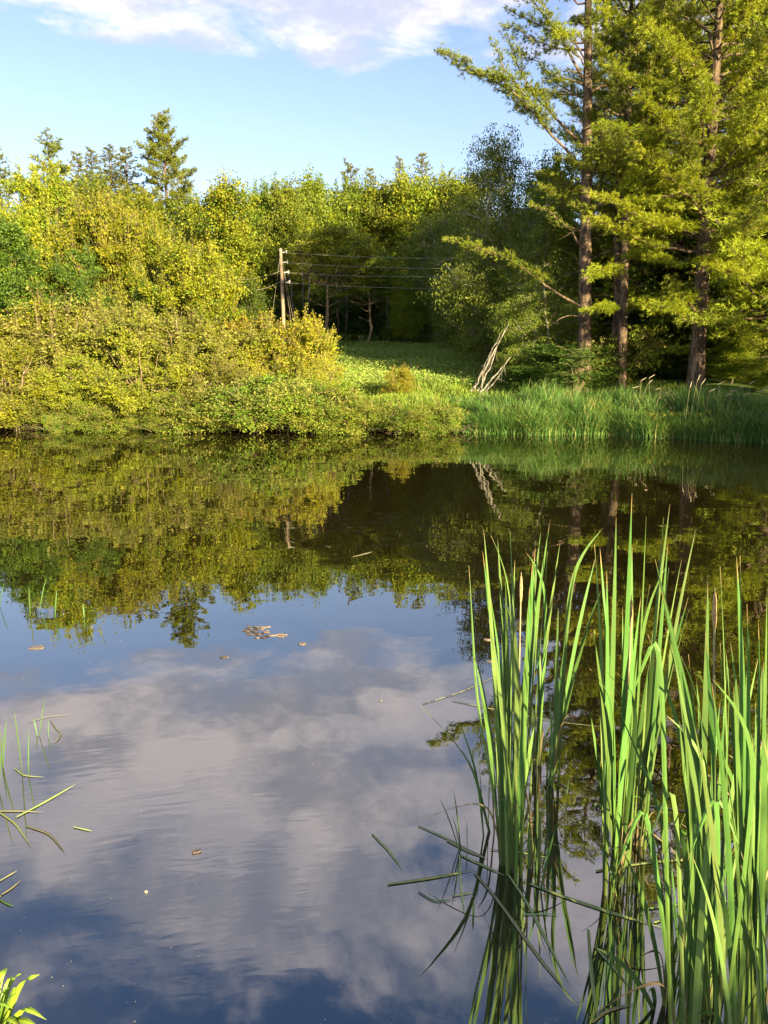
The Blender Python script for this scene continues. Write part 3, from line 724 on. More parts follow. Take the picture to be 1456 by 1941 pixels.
# far white pines and spruces (18 m and 14 m models)
W['farpine'] = conifer('far_white_pine', 21, 18.0, 0.20, whorl(1, 5.0, 17.7, 0.42, lambda f: 4.3*(1-f)**0.85+0.45, lambda f: 0.10+0.75*f*f, 1.5, (3, 5), None, True), MN, M['pinebark'],
                       needle=0.20, nw=0.04, per=9, tpt=11, twig_n=10, tw_len=0.7, k=6, dead=6, plate=0.08, matw=(.6, .4))
W['farpine2'] = conifer('far_white_pine_b', 22, 15.0, 0.18, whorl(2, 6.0, 14.8, 0.50, lambda f: 2.9*(1-f)**0.5*(0.75+0.25*math.sin(f*14))+0.3, lambda f: 0.2+0.5*f, 1.5, (3, 4), None, True), MN, M['pinebark'],
                        needle=0.20, nw=0.04, per=9, tpt=11, twig_n=10, tw_len=0.7, k=6, dead=6, matw=(.6, .4))
W['spruce'] = conifer('far_spruce', 23, 14.0, 0.15, whorl(3, 3.0, 13.9, 0.27, lambda f: 2.9*(1-f)**.9+0.2, lambda f: -0.15+0.6*f, 0.8, (4, 6)), [M['spruce']], M['bark'],
                      needle=0.14, nw=0.04, per=8, tpt=11, twig_n=11, tw_len=0.5, k=5, dead=3, droop=.1)
put_conifer('pine_tree', 'tallest pine on the left, its tip highest above the thicket', 'farpine', 308, 57, 207, 18.0, 0.6, 0.98)
put_conifer('pine_tree', 'pine with open spreading tip left of the tall yellow shrub', 'farpine2', 88, 58, 256, 15.0, 2.0, 1.25)
put_conifer('pine_tree', 'dark conifer at the left edge of the view', 'spruce', -8, 52, 275, 14.0, 1.0, 1.1)
put_conifer('spruce_tree', 'small spruce tip between the two left pines, leftmost', 'spruce', 145, 60, 288, 14.0, 2.2, 1.15)
put_conifer('spruce_tree', 'small dark spruce tip second from the left pine', 'spruce', 172, 61, 282, 14.0, 3.3, 1.15)
put_conifer('spruce_tree', 'small spruce tip, left of the close pair', 'spruce', 207, 59, 278, 14.0, 4.4, 1.35)
put_conifer('spruce_tree', 'small spruce tip nearest the tallest left pine', 'spruce', 238, 60, 280, 14.0, 5.5, 1.4)
put_conifer('pine_tree', 'pine with rounded pale tip above the middle ridge', 'farpine2', 664, 72, 308, 15.0, 0.5, 0.8)
put_conifer('spruce_tree', 'bluish spruce tip right beside the pale rounded pine', 'spruce', 701, 71, 318, 14.0, 1.4, 1.0)
put_conifer('spruce_tree', 'slim spruce tip left of the bright star-shaped one', 'spruce', 757, 72, 298, 14.0, 2.7, 0.8)
put_conifer('spruce_tree', 'bright spruce tip highest on the far right ridge', 'spruce', 800, 70, 290, 14.0, 0.9, 1.05)
put_conifer('pine_tree', 'pine tip just showing left of the dark birches', 'farpine2', 845, 70, 325, 15.0, 2.9, 0.9)

# the three great pines of the right bank, about 30 m off
def base_at(px, d):
    p = at(px, 730, d); return np.array((p[0], d, gz(p[0], d)))
def limb(base, pts): return [at(*p)-base for p in pts]

EF = lambda f: 0.25+0.35*f
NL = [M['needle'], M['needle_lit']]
b1 = base_at(1108, 29.0)
ex1 = [
 (limb(b1, [(1105, 322, 29), (1060, 270, 28.9), (1010, 215, 28.8), (965, 165, 28.7), (905, 140, 28.6), (852, 106, 28.5)]), 0.055, 1.7, 0.85, 0),
 (limb(b1, [(1104, 275, 29), (1065, 235, 29.2), (1020, 190, 29.4), (985, 135, 29.5), (965, 75, 29.5)]), 0.055, 0.9, 0.6, 0),
 (limb(b1, [(1030, 235, 28.9), (985, 165, 28.7), (950, 125, 28.6), (935, 80, 28.6)]), 0.035, 0.9, 0.5, 0),
 (limb(b1, [(1106, 150, 29), (1070, 80, 28.8), (1035, 30, 28.7), (990, -15, 28.5)]), 0.05, 1.0, 0.7, 0),
 (limb(b1, [(1107, 110, 29), (1080, 60, 28.3), (1065, 75, 27.8), (1060, 60, 27.6)]), 0.03, 1.0, 0.5, 1),
 (limb(b1, [(1104, 580, 29), (1060, 560, 28.8), (1010, 520, 28.5), (960, 490, 28.2), (890, 465, 27.9), (850, 455, 27.8)]), 0.055, 0.8, 0.6, 0),
 (limb(b1, [(1105, 600, 29), (1075, 598, 28.7), (1045, 615, 28.5)]), 0.035, 0, 0.5, 0),
 (limb(b1, [(1104, 470, 29), (1080, 435, 28.8), (1050, 405, 28.6), (1010, 390, 28.4)]), 0.045, 0.6, 0.5, 0),
 (limb(b1, [(1106, 250, 29), (1130, 235, 28.3), (1180, 245, 27.6), (1230, 250, 27.2)]), 0.03, 1.3, 0.5, 1),
 (limb(b1, [(1106, 400, 29), (1135, 350, 29), (1170, 290, 29), (1240, 210, 29), (1300, 150, 29)]), 0.045, 0.5, 0.5, 0),
 (limb(b1, [(1106, 330, 29), (1130, 270, 29.1), (1160, 180, 29.2), (1200, 100, 29.3), (1210, 40, 29.3)]), 0.045, 0.6, 0.5, 0),
]
pt1 = at(1112, 0, 29.0)
H1 = 19.0
lean1 = ((pt1[0]-b1[0])/(pt1[2]-b1[2]), 0)
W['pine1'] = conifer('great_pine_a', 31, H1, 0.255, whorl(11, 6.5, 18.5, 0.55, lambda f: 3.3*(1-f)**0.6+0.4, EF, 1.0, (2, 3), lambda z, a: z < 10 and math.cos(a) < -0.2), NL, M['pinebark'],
                     lean1, ex1, needle=0.13, nw=0.019, per=11, tpt=15, twig_n=13, k=10, dead=80, matw=(.85, .15))
b2 = base_at(1178, 29.0)
ex2 = [
 (limb(b2, [(1180, 560, 29), (1150, 505, 27.5), (1130, 520, 26.6), (1120, 530, 26.2)]), 0.035, 1.2, 0.55, 1),
 (limb(b2, [(1183, 500, 29), (1210, 485, 27.6), (1250, 490, 26.8), (1275, 500, 26.4)]), 0.035, 1.6, 0.6, 1),
 (limb(b2, [(1185, 400, 29), (1200, 385, 27.9), (1235, 385, 27.0), (1270, 392, 26.6)]), 0.035, 1.9, 0.7, 1),
 (limb(b2, [(1182, 600, 29), (1160, 585, 27.9), (1135, 585, 27.0), (1118, 590, 26.7)]), 0.03, 1.6, 0.5, 1),
 (limb(b2, [(1182, 600, 29), (1215, 575, 27.5), (1255, 580, 26.5), (1292, 592, 26.0)]), 0.035, 1.9, 0.6, 1),
 (limb(b2, [(1178, 690, 29), (1160, 668, 29), (1180, 672, 28.5)]), 0.02, 0, 0.5, 0),
]
pt2 = at(1190, 250, 29.0); lean2 = ((pt2[0]-b2[0])/(pt2[2]-b2[2]), 0)
W['pine2'] = conifer('great_pine_b', 32, 17.0, 0.165, whorl(12, 6.0, 16.6, 0.5, lambda f: 2.9*(1-f)**0.6+0.4, EF, 1.25, (3, 4)), NL, M['pinebark'],
                     lean2, ex2, needle=0.13, nw=0.019, per=11, tpt=15, twig_n=13, k=8, dead=60, matw=(.75, .25))
b3 = base_at(1318, 27.5)
ex3 = [
 (limb(b3, [(1338, 430, 27.5), (1310, 365, 26.9), (1280, 370, 26.2), (1255, 372, 25.9)]), 0.06, 0.2, 0.5, 1),
 (limb(b3, [(1335, 460, 27.5), (1290, 430, 26.6), (1250, 435, 26.0), (1215, 420, 25.7)]), 0.05, 1.6, 0.8, 1),
 (limb(b3, [(1340, 380, 27.5), (1370, 330, 27.2), (1410, 295, 27.0), (1460, 280, 26.8)]), 0.06, 1.0, 0.7, 1),
 (limb(b3, [(1335, 430, 27.5), (1370, 405, 26.4), (1410, 410, 25.6), (1450, 420, 25.2)]), 0.05, 1.8, 0.9, 1),
 (limb(b3, [(1330, 500, 27.5), (1350, 490, 26.0), (1375, 505, 25.0), (1395, 520, 24.6)]), 0.05, 1.9, 0.9, 1),
 (limb(b3, [(1328, 520, 27.5), (1390, 500, 26.3), (1440, 520, 25.6), (1480, 540, 25.2)]), 0.05, 1.7, 0.9, 1),
 (limb(b3, [(1325, 600, 27.5), (1300, 560, 26.4), (1270, 575, 25.7), (1240, 590, 25.4)]), 0.05, 1.2, 0.7, 1),
 (limb(b3, [(1325, 590, 27.5), (1370, 600, 26.3), (1410, 640, 25.6), (1440, 660, 25.4)]), 0.05, 1.3, 0.8, 1),
 (limb(b3, [(1345, 300, 27.5), (1330, 250, 27.4), (1310, 190, 27.3), (1290, 120, 27.2), (1270, 100, 27.2)]), 0.045, 0.5, 0.5, 0),
 (limb(b3, [(1350, 240, 27.5), (1320, 200, 27.2), (1300, 130, 27.0)]), 0.035, 0.3, 0.4, 0),
 (limb(b3, [(1355, 120, 27.5), (1345, 60, 27.5), (1310, 30, 27.4), (1260, 25, 27.3)]), 0.05, 0.5, 0.5, 0),
]
pt3 = at(1362, 40, 27.5); lean3 = ((pt3[0]-b3[0])/(pt3[2]-b3[2]), 0)
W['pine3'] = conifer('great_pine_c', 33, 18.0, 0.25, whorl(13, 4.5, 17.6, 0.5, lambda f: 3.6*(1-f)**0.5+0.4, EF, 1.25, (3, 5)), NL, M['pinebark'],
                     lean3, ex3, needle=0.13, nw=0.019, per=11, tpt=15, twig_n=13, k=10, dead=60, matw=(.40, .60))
def great(label, key, b, rz=0.0, s=1.0):
    e = empty('pine_tree', b, rz, (s, s, s)); wood, nd = W[key]
    ob('trunk', wood, e); ob('crown', nd, e); return put(e, label, 'tree')
great('tall pine with long bare limbs reaching left over the birches', 'pine1', b1)
great('slimmer reddish pine just right of the tall limb-spreading one', 'pine2', b2)
great('thick dark trunked pine with lit drooping boughs on the right bank', 'pine3', b3)
# fuller pine used for the wood behind
W['pine4'] = conifer('bank_pine', 34, 16.0, 0.22, whorl(14, 0.9, 15.7, 0.46, lambda f: 3.7*(1-f)**0.55+0.4, lambda f: 0.08+0.35*f, 1.0, (4, 5)), NL, M['pinebark'],
                     (0, 0), (), needle=0.16, nw=0.028, per=8, tpt=12, twig_n=10, tw_len=0.7, k=7, dead=20, matw=(.45, .55))
def bank(name, label, key, px, d, s, rz, grp=None):
    b = base_at(px, d); e = empty(name, b, rz, (s, s, s)); wood, nd = W[key]
    ob('trunk', wood, e); ob('crown', nd, e); return put(e, label, 'tree', grp)
bank('pine_tree', 'bushy pine with golden boughs cut by the right edge', 'pine4', 1470, 27.5, 1.05, 0.3)
bank('pine_tree', 'bushy pine filling the gap between the two right trunks', 'pine4', 1265, 34, 1.1, 1.5)
bank('pine_tree', 'dim pine close behind the reddish trunk', 'pine4', 1165, 36, 1.05, 2.8)
bank('pine_tree', 'bushy pine behind the thick dark trunk', 'pine4', 1390, 35, 1.15, 3.9)
for i, (x, y, s) in enumerate([(18.5, 31, 1.1), (22, 28, 1.0), (22, 35, 1.15), (17.5, 40, 1.1), (13, 42, 1.0), (27, 33, 1.1), (26, 40, 1.2), (21, 45, 1.1), (31, 26, 1.0), (28, 20.5, 0.95), (33, 38, 1.2), (30, 47, 1.2), (15, 49, .9)]):
    s *= .78 if x > 20 else .95
    e = empty('pine_tree', (x, y, gz(x, y)-.05), i*1.9, (s, s, s)); wood, nd = W['pine4']
    ob('trunk', wood, e); ob('crown', nd, e); put(e, 'pine standing deeper in the right hand wood', 'tree', 'pines deeper in the right hand wood')
trunk_only('short warm lit trunk right behind the reddish pine', 1168, 720, 330, 30.5, 0.17, M['pinebark'], 3, None, 'bare_pine')

# dark birch clump left of the pines
W['birchA'] = broadleaf('birch_clump', 41, 10.0, tree_lobes(2.7, 0.9, 10.0, 61, 14, 1.05), 190, 10, 40, 0.42, 0.20, 0.085, 0.7, [M['birch']], M['birchbark'], stems=4, r0=0.07, spread=0.12, droop=1.3, flat=0.8, dead=5)
W['birchB'] = broadleaf('birch_clump_b', 42, 7.0, tree_lobes(2.4, 0.3, 7.0, 71, 12, 1.15), 150, 10, 40, 0.40, 0.20, 0.085, 0.7, [M['birch'], M['fresh']], M['birchbark'], stems=5, r0=0.06, spread=0.16, droop=1.2, flat=0.8, matw=(.85, .15), dead=5)
HT['birchA'] = 10.0; HT['birchB'] = 7.0
T('birch_tree', 'tall dark birch with ragged top against the sky', 'tree', 'birchA', 930, 35, 262, 0.85, 0.0)
T('birch_tree', 'dark leafy birch at the right corner of the meadow', 'tree', 'birchB', 830, 52, 400, 1.0, 1.1)
T('birch_tree', 'dark birch between the far meadow corner and the tall birch', 'tree', 'birchB', 975, 36, 450, 0.95, 2.4)
T('birch_tree', 'dark birch between the tall birch and the great pine', 'tree', 'birchA', 1010, 33, 360, 0.9, 2.1)
T('broadleaf_tree', 'mid green tree filling the gap between tall birch and great pine', 'tree', 'treeA', 1035, 44, 305, 0.8, 1.0)
T('birch_tree', 'low hanging birch foliage behind the leaning dead trunks', 'tree', 'birchB', 1005, 31, 540, 1.15, 3.0)
T('birch_tree', 'dark birch foliage right behind the limb-spreading pine trunk', 'tree', 'birchB', 1060, 31.5, 560, 1.25, 4.0)
T('birch_tree', 'birch foliage on the far side of the meadow corner', 'tree', 'birchB', 880, 45, 410, 0.85, 5.0)
tk = trunk_only('pale twisted birch trunk catching the sun beside the great pine', 1052, 700, 540, 30.3, 0.075, M['greybark'], -22, None, 'birch_tree')
# understory behind the bank grass on the right
for i in range(12):
    x = 12.5 + i*1.9; y = (36, 41)[i % 2] - (x-4)*.12; kk = 'dark'
    e = empty('forest_tree', (x, y, gz(x, y)-.1), i*1.7, (1.1, 1.1, .85)); wood, nd = W[kk]
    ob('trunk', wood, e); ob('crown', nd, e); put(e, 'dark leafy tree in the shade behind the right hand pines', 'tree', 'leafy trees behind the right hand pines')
und = [(1140, 30.5, 640, 'low', 'leafy sapling at the foot of the limb-spreading pine'), (1230, 31, 660, 'dark', 'shaded undergrowth bush between the pine trunks'),
       (1290, 30, 655, 'dark', 'shaded undergrowth bush left of the thick trunk'), (1390, 27.5, 650, 'treeC', 'lit understory bush right of the thick trunk'),
       (1450, 25.5, 680, 'treeC', 'lit understory bush at the right edge behind the grass'), (1000, 29.5, 690, 'dark', 'dark bush behind the dead leaning trunks'), (1070, 29.5, 650, 'dark', 'dark bush under the birches')]
for i, (px, d, yt, k, lab) in enumerate(und):
    T('undergrowth_bush', lab, 'bush', k, px, d, yt, 2.4 if k in ('dark', 'treeC') else 1.0, i*1.1)
# the wood along the right side of the pond and behind the camera, which the low sun comes through
side = [(21, 10.5, .40), (22, 7.2, .41), (20.2, 8.6, .37), (23.2, 4, .43), (24.5, .5, .44), (23, 1.8, .40), (26, -3, .44), (25, -1, .42), (30, 14, .48), (28, 10.5, .46), (29, 6.5, .50), (30, 3.0, .47), (32, -1, .50), (33, -5, .46), (37, 6, .6), (38, 12, .62), (26, 17, .5), (33, -9, .5), (34, 17, .7)]
for i, (x, y, s) in enumerate(side):
    s *= 1.17
    e = empty('pine_tree', (x, y, gz(x, y)-.05), i*1.3, (s*1.3, s*1.3, s)); wood, nd = W['pine4']
    ob('trunk', wood, e); ob('crown', nd, e); put(e, 'young pine along the right hand shore outside the view', 'tree', 'pines along the right hand shore')
for i, (x, y, s) in enumerate([(7.2, -4.4, .42), (9.4, -5.0, .50), (11.6, -6.6, .55), (9.0, -8.0, .55), (12.5, -3.2, .55), (6.4, -7.4, .52)]):  # unseen bushes, added and sized to shade the lower cattail blades
    e = empty('shade_bush', (x, y, gz(x, y)-.05), i*1.3, (s, s, s)); wood, nd = W['alderA']
    ob('trunk', wood, e); ob('crown', nd, e); put(e, 'unseen bush added behind the viewer to shade the cattails', 'bush', 'unseen bushes added to shade the cattails')

# leaning dead trunks at the end of the meadow
def pole_obj(name, label, cat, pts, r, mat, k=6, wobble=0.02, twigs=0, parent=None):
    P = np.array(pts); t0 = np.linspace(0, 1, len(P)); t1 = np.linspace(0, 1, 10)
    Q = np.stack([np.interp(t1, t0, P[:, j]) for j in range(3)], 1); rng = np.random.default_rng(int(abs(P[0][0])*1000) % 9999)
    Q[1:-1] += rng.normal(size=(8, 3))*wobble
    o0 = Q[0].copy(); Q = Q-o0
    mb = MB(); mb.tube(Q, np.linspace(r, r*.45, 10), k)
    for i in range(twigs):
        j = rng.integers(1, 8); e = Q[j]+rng.normal(size=3)*.16+np.array((0, 0, -.22))
        mb.tube(bez(Q[j], (Q[j]+e)/2+rng.normal(size=3)*.05, e, 4), np.linspace(r*.3, .004, 4), 3)
    o = ob(name, mb.mesh(name, [mat]), parent, o0)
    if label: put(o, label, cat)
    return o
lg = [([(893, 742, 27.6), (925, 690, 27.8), (964, 615, 28.2)], .055, 'longest grey dead trunk leaning right at the meadow end'),
      ([(905, 742, 27.4), (930, 690, 27.8), (946, 645, 28.1)], .045, 'grey dead trunk leaning close against the longest one'),
      ([(912, 744, 27.3), (918, 700, 27.5), (948, 632, 28.2)], .035, 'thin bent dead trunk between the leaning ones'),
      ([(910, 743, 27.3), (940, 712, 27.4), (967, 678, 27.6)], .050, 'lower grey dead trunk leaning far over to the right'),
      ([(900, 740, 27.5), (912, 705, 27.6), (935, 660, 27.9)], .030, 'thinnest grey dead stem on the left of the leaning trunks'),
      ([(920, 742, 27.2), (945, 715, 27.3), (958, 690, 27.5)], .030, 'short dead stem lying along the lowest leaning trunk')]
for pts, r_, lab in lg:
    r_ *= .72
    pole_obj('dead_tree', lab, 'dead tree', [at(*p) for p in pts], r_, M['greybark'], twigs=5)
pole_obj('fallen_bough', 'bare pale branch curving out of the dark birch foliage', 'branch', [at(818, 540, 42.5), at(838, 520, 42.8), at(855, 506, 43.3), at(892, 498, 44.8)], .03, M['greybark'], twigs=0)

# ------------------------------------------------------------------ utility pole and its cables
pb = at(540, 640, 45); pb[2] = gz(pb[0], 45)-.3
ptop = at(532, 474, 45)
root = empty('utility_pole', pb)
h = ptop-pb
mb = MB(); mb.tube(np.array([[0, 0, 0], h*.5, h]), [.125, .105, .09], 12); ob('pole', mb.mesh('utility_pole_shaft', [M['polewood']]), root)
put(root, 'weathered wooden utility pole rising behind the amber bushes', 'utility pole')
for i, yy in enumerate((479, 498, 517, 536)):
    mb = MB(); p = at(533+i*2, yy, 45)-pb
    mb.tube(np.array([p+(0.05, -0.05, 0), p+(.30, -.05, .04)]), [.03, .03], 6)
    mb.tube(np.array([p+(.30, -.05, -.06), p+(.30, -.05, 0), p+(.30, -.05, .07), p+(.30, -.05, .12)]), [.035, .06, .045, .05], 8)
    ob('insulator', mb.mesh('insulator', [M['porcelain']]), root)
mb = MB(); mb.tube(np.array([h+(0, 0, -.05), h+(0, 0, .08)]), [.11, .08], 12); ob('pole_cap', mb.mesh('pole_cap', [M['wire']]), root)
def cable(label, a, b, sag, r=.010, name='power_cable'):
    t = np.linspace(0, 1, 14)[:, None]; P = a+(b-a)*t; P[:, 2] -= sag*4*(t[:, 0])*(1-t[:, 0])
    o0 = a.copy(); mb = MB(); mb.tube(P-o0, r, 4); put(ob(name, mb.mesh(name, [M['wire']]), None, o0), label, 'cable')
cabs = [(479, 484, 'topmost cable running right from the utility pole'), (498, 503, 'second cable from the top, right of the utility pole'),
        (517, 518, 'third cable down, right of the utility pole'), (536, 541, 'lowest cable running right from the utility pole')]
for i, (ya, yb, lab) in enumerate(cabs):
    cable(lab, at(540+i, ya, 45)+(0, -.05, 0), at(900, yb+6, 42), .10)
cable('faint upper cable running left from the utility pole', at(533, 513, 45), at(440, 528, 44), .2, .009)
cable('faint lower cable running left from the utility pole', at(535, 532, 45), at(440, 546, 44), .3, .009)
guy = [(537, 500, 568, 625, 'guy wire from high on the pole to the right'), (538, 515, 562, 625, 'middle guy wire on the right of the pole'),
       (531, 490, 503, 600, 'guy wire slanting left from the pole top')]
for xa, ya, xb, yb, lab in guy:
    b_ = at(xb, yb, 44.5); b_[2] = gz(b_[0], 44.5)
    cable(lab, at(xa, ya, 45)+(0, -.10, 0), b_, .0, .006, 'guy_wire')

# ------------------------------------------------------------------ grasses of the far bank and the meadow
def blades(name, pts, Hs, mat, rng, w=0.02, lean=0.35, seg=3, wind=(0.05, 0)):
    n = len(pts); a = rng.uniform(0, 2*PI, n); ln = np.abs(rng.normal(size=n))*lean+0.08
    dx = np.cos(a)*ln+wind[0]; dy = np.sin(a)*ln+wind[1]
    fa = rng.uniform(0, 2*PI, n); sx_, sy_ = np.cos(fa), np.sin(fa)
    rows = []
    for i in range(seg+1):
        t = i/seg; c = pts+np.stack([dx*Hs*t*t, dy*Hs*t*t, Hs*(t-0.28*ln*t*t*t)], 1)
        if i < seg:
            ww = w*(1-t*0.6)*0.5*np.ones(n); off = np.stack([sx_*ww, sy_*ww, 0*ww], 1); rows += [c-off, c+off]
        else: rows.append(c)
    V = np.stack(rows, 1).reshape(-1, 3); m_ = 2*seg+1; b = np.arange(n)[:, None]*m_
    T = []
    for i in range(seg-1):
        T.append(np.stack([b[:, 0]+2*i, b[:, 0]+2*i+1, b[:, 0]+2*i+3], 1)); T.append(np.stack([b[:, 0]+2*i, b[:, 0]+2*i+3, b[:, 0]+2*i+2], 1))
    T.append(np.stack([b[:, 0]+2*seg-2, b[:, 0]+2*seg-1, b[:, 0]+2*seg], 1))
    return new_mesh(name, V, [np.concatenate(T)], [mat])
rng = np.random.default_rng(77)
n = 42000
x = rng.uniform(2.2, 17, n); dpt = rng.uniform(-0.25, 1, n)**1.0*2.6
y = shore_far(x)-0.25*np.sin(x*1.7)-0.12*np.sin(x*4.1+1)+np.abs(dpt)-.15*(dpt < 0)
tuft = np.clip(0.5+0.5*np.sin(x*2.3+np.sin(y*2.7+x*.6)*2.0)*np.cos(y*1.9+x*.7)+0.35*np.sin(x*7.3+y*3.1), 0, 1)
keep = rng.random(n) < (0.55+0.45*tuft)*np.clip((x-1.6)/1.6, 0.1, 1)
x, y, tuft = x[keep], y[keep], tuft[keep]
Z = np.maximum(ground_z(x, y), -.08)
Hh = (0.42+0.62*tuft)*rng.uniform(.5, 1.25, len(x))*np.clip((x-1.0)/3.0, 0.5, 1)*0.92
put(ob('bank_grass', blades('bank_grass', np.stack([x, y, Z], 1), Hh, M['grass'], rng, 0.022, 0.42)), 'long green grass on the right bank leaning over the water', 'grass', None, 'stuff')
# broad-leaved weeds mixed into the bank grass
n = 7000; cxs = rng.uniform(3, 16, 60); wx_ = np.repeat(cxs, n//60)+rng.normal(size=60*(n//60))*.28; n = len(wx_)
wy_ = shore_y(wx_)+rng.uniform(.0, .6, 60).repeat(n//60)+rng.normal(size=n)*.12
C = np.stack([wx_, wy_, np.maximum(ground_z(wx_, wy_), 0)+rng.uniform(.05, .75, n)*rng.uniform(.5, 1.1, 60).repeat(n//60)], 1)
put(ob('bank_weeds', leaves_mesh('bank_weeds', C, rng.normal(size=(n, 3)), .085, .55, [M['fresh'], M['olive']], rng, .9, fm=rng.integers(0, 2, n))), 'leafy weeds growing among the long bank grass', 'weeds', None, 'stuff')
# arching sedges hanging over the water's edge
n = 6000; x = rng.uniform(2.5, 16, n); y = shore_far(x)-0.25*np.sin(x*1.7)-0.12*np.sin(x*4.1+1)+rng.uniform(-.12, .35, n)
put(ob('sedge', blades('sedge', np.stack([x, y, np.maximum(ground_z(x, y), -.03)], 1), rng.uniform(.4, .8, n), M['grass'], rng, 0.022, 0.75, 4, (-.05, -.5))), 'sedge arching over the waterline of the right bank', 'grass', None, 'stuff')
n = 60000; x = rng.uniform(-3.5, 10.5, n); y = shore_far(x)+0.6+26*rng.uniform(0, 1, n)**1.5
Z = ground_z(x, y); pt = 0.5+0.5*np.sin(x*1.1+y*.6)*np.sin(y*.9-x*.4)
put(ob('meadow_grass', blades('meadow_grass', np.stack([x, y, Z], 1), rng.uniform(.14, .34, n)*(0.6+.8*pt), M['meadow'], rng, 0.045, 0.5, 2)), 'sunlit meadow grass sloping up to the wood', 'grass', None, 'stuff')
# ferny leaf cover of the upper meadow
n = 80000; x = rng.uniform(-5, 9, n); y = rng.uniform(31, 50.5, n); Z = ground_z(x, y)+rng.uniform(.05, .42, n)
C = np.stack([x, y, Z], 1); put(ob('meadow_ferns', leaves_mesh('meadow_ferns', C, rng.normal(size=(n, 3))*(1, 1, .4), 0.11, .45, [M['meadowfern']], rng, 1.2)), 'ferny ground cover on the upper meadow', 'ground cover', None, 'stuff')
n = 5000; x = rng.uniform(-14, 15, n); y = rng.uniform(49.0, 52, n); C = np.stack([x, y, ground_z(x, y)+rng.uniform(0, .9, n)**1.4], 1)
put(ob('wood_edge_undergrowth', leaves_mesh('wood_edge_undergrowth', C, rng.normal(size=(n, 3)), 0.2, .6, [M['shade'], M['fresh']], rng, .8, fm=rng.integers(0, 2, n))), 'low undergrowth along the foot of the far wood', 'undergrowth', None, 'stuff')
# forest litter under the thicket: bare roots and dead twigs at the water's edge
mb = MB(); rng = np.random.default_rng(8)
for i in range(240):
    x0 = rng.uniform(-14, 2.8); y0 = float(shore_far(x0))-0.25*math.sin(x0*1.7)-0.12*math.sin(x0*4.1+1)+rng.uniform(-.5, .5); z0 = max(gz(x0, y0), 0)+rng.uniform(0, .12)
    a = rng.uniform(0, 2*PI); L = rng.uniform(.3, 1.1)
    p0 = np.array((x0, y0, z0)); p2 = p0+np.array((math.cos(a)*L, math.sin(a)*L*.6, rng.uniform(-.12, .35))); p2[2] = max(p2[2], 0.0)
    mb.tube(bez(p0, (p0+p2)/2+np.array((0, 0, rng.uniform(0, .3))), p2, 6), np.linspace(.011, .004, 6), 3)
put(ob('shore_twigs', mb.mesh('shore_twigs', [M['bark']])), 'tangle of bare roots and dead twigs along the left waterline', 'twigs', None, 'stuff')
# tall flowering grasses with seed heads above the bank grass
rng = np.random.default_rng(15)
heads = [(1215, 722), (1228, 728), (1231, 716), (1200, 735), (1249, 750), (1256, 752), (1262, 745), (1243, 738), (1275, 748), (1282, 757), (1322, 722), (1330, 728), (1308, 735), (1345, 742), (1362, 728), (1385, 742), (1402, 735), (1420, 728), (1437, 742), (1448, 735), (1375, 750), (1410, 748)]
for i, (px, py) in enumerate(heads):
    d = 24.6 if px < 1290 else 22.6
    e = at(px, py, d); b = np.array((e[0]+rng.uniform(-.25, .1), d+rng.uniform(-.3, .1), 0)); b[2] = gz(b[0], b[1])
    root = empty('seeding_grass', b)
    L = e-b; mb = MB(); S = bez(np.zeros(3), L*.55+np.array((-L[0]*.2, 0, L[2]*.1)), L, 8); mb.tube(S, np.linspace(.006, .004, 8), 3); ob('stem', mb.mesh('seed_grass_stem', [M['straw']]), root)
    mb = MB(); dr = unit(S[-1]-S[-2]+np.array((rng.uniform(.0, .5), 0, 0))); mb.tube(np.array([S[-1]-dr*.02, S[-1]+dr*.06, S[-1]+dr*.15, S[-1]+dr*.2]), [.004, .012, .010, .003], 6); ob('seed_head', mb.mesh('seed_head', [M['seed']]), root)
    put(root, 'tall grass stalk with pale seed head above the bank grass', 'grass stalk', 'seeding grass stalks on the right bank')

# sumac-like bush of bright pinnate leaves
sb = base_at(1090, 26.8); root = empty('sumac_bush', sb); rng = np.random.default_rng(3)
wood = MB(); C, D = [], []
for i in range(34):
    a = rng.uniform(0, 2*PI); hh = rng.uniform(.5, 1.9); q = rng.uniform(.1, .55)
    s = np.array((math.cos(a)*q, math.sin(a)*q*.8, hh)); wood.tube(bez(np.zeros(3), s*np.array((.3, .3, .6)), s, 5), np.linspace(.02, .008, 5), 4)
    for j in range(5):
        b_ = rng.uniform(0, 2*PI); L = rng.uniform(.3, .5); e = s+np.array((math.cos(b_)*L, math.sin(b_)*L, rng.uniform(-.12, .25)))
        P = bez(s, (s+e)/2+np.array((0, 0, .1)), e, 8); wood.tube(P, .005, 3)
        dr = unit(e-s); sd_ = unit(np.cross(dr, (0, 0, 1)))
        for k_ in range(1, 8):
            for sg in (-1, 1): C.append(P[k_]+sd_*sg*.06); D.append(sd_*sg+dr*.4+(0, 0, -.15))
ob('stems', wood.mesh('sumac_stems', [M['twig']]), root); ob('leaves', leaves_mesh('sumac_leaves', np.array(C), np.array(D), .15, .35, [M['fern']], rng, 3.0), root)
put(root, 'bright green feathery bush in front of the great pine', 'bush')

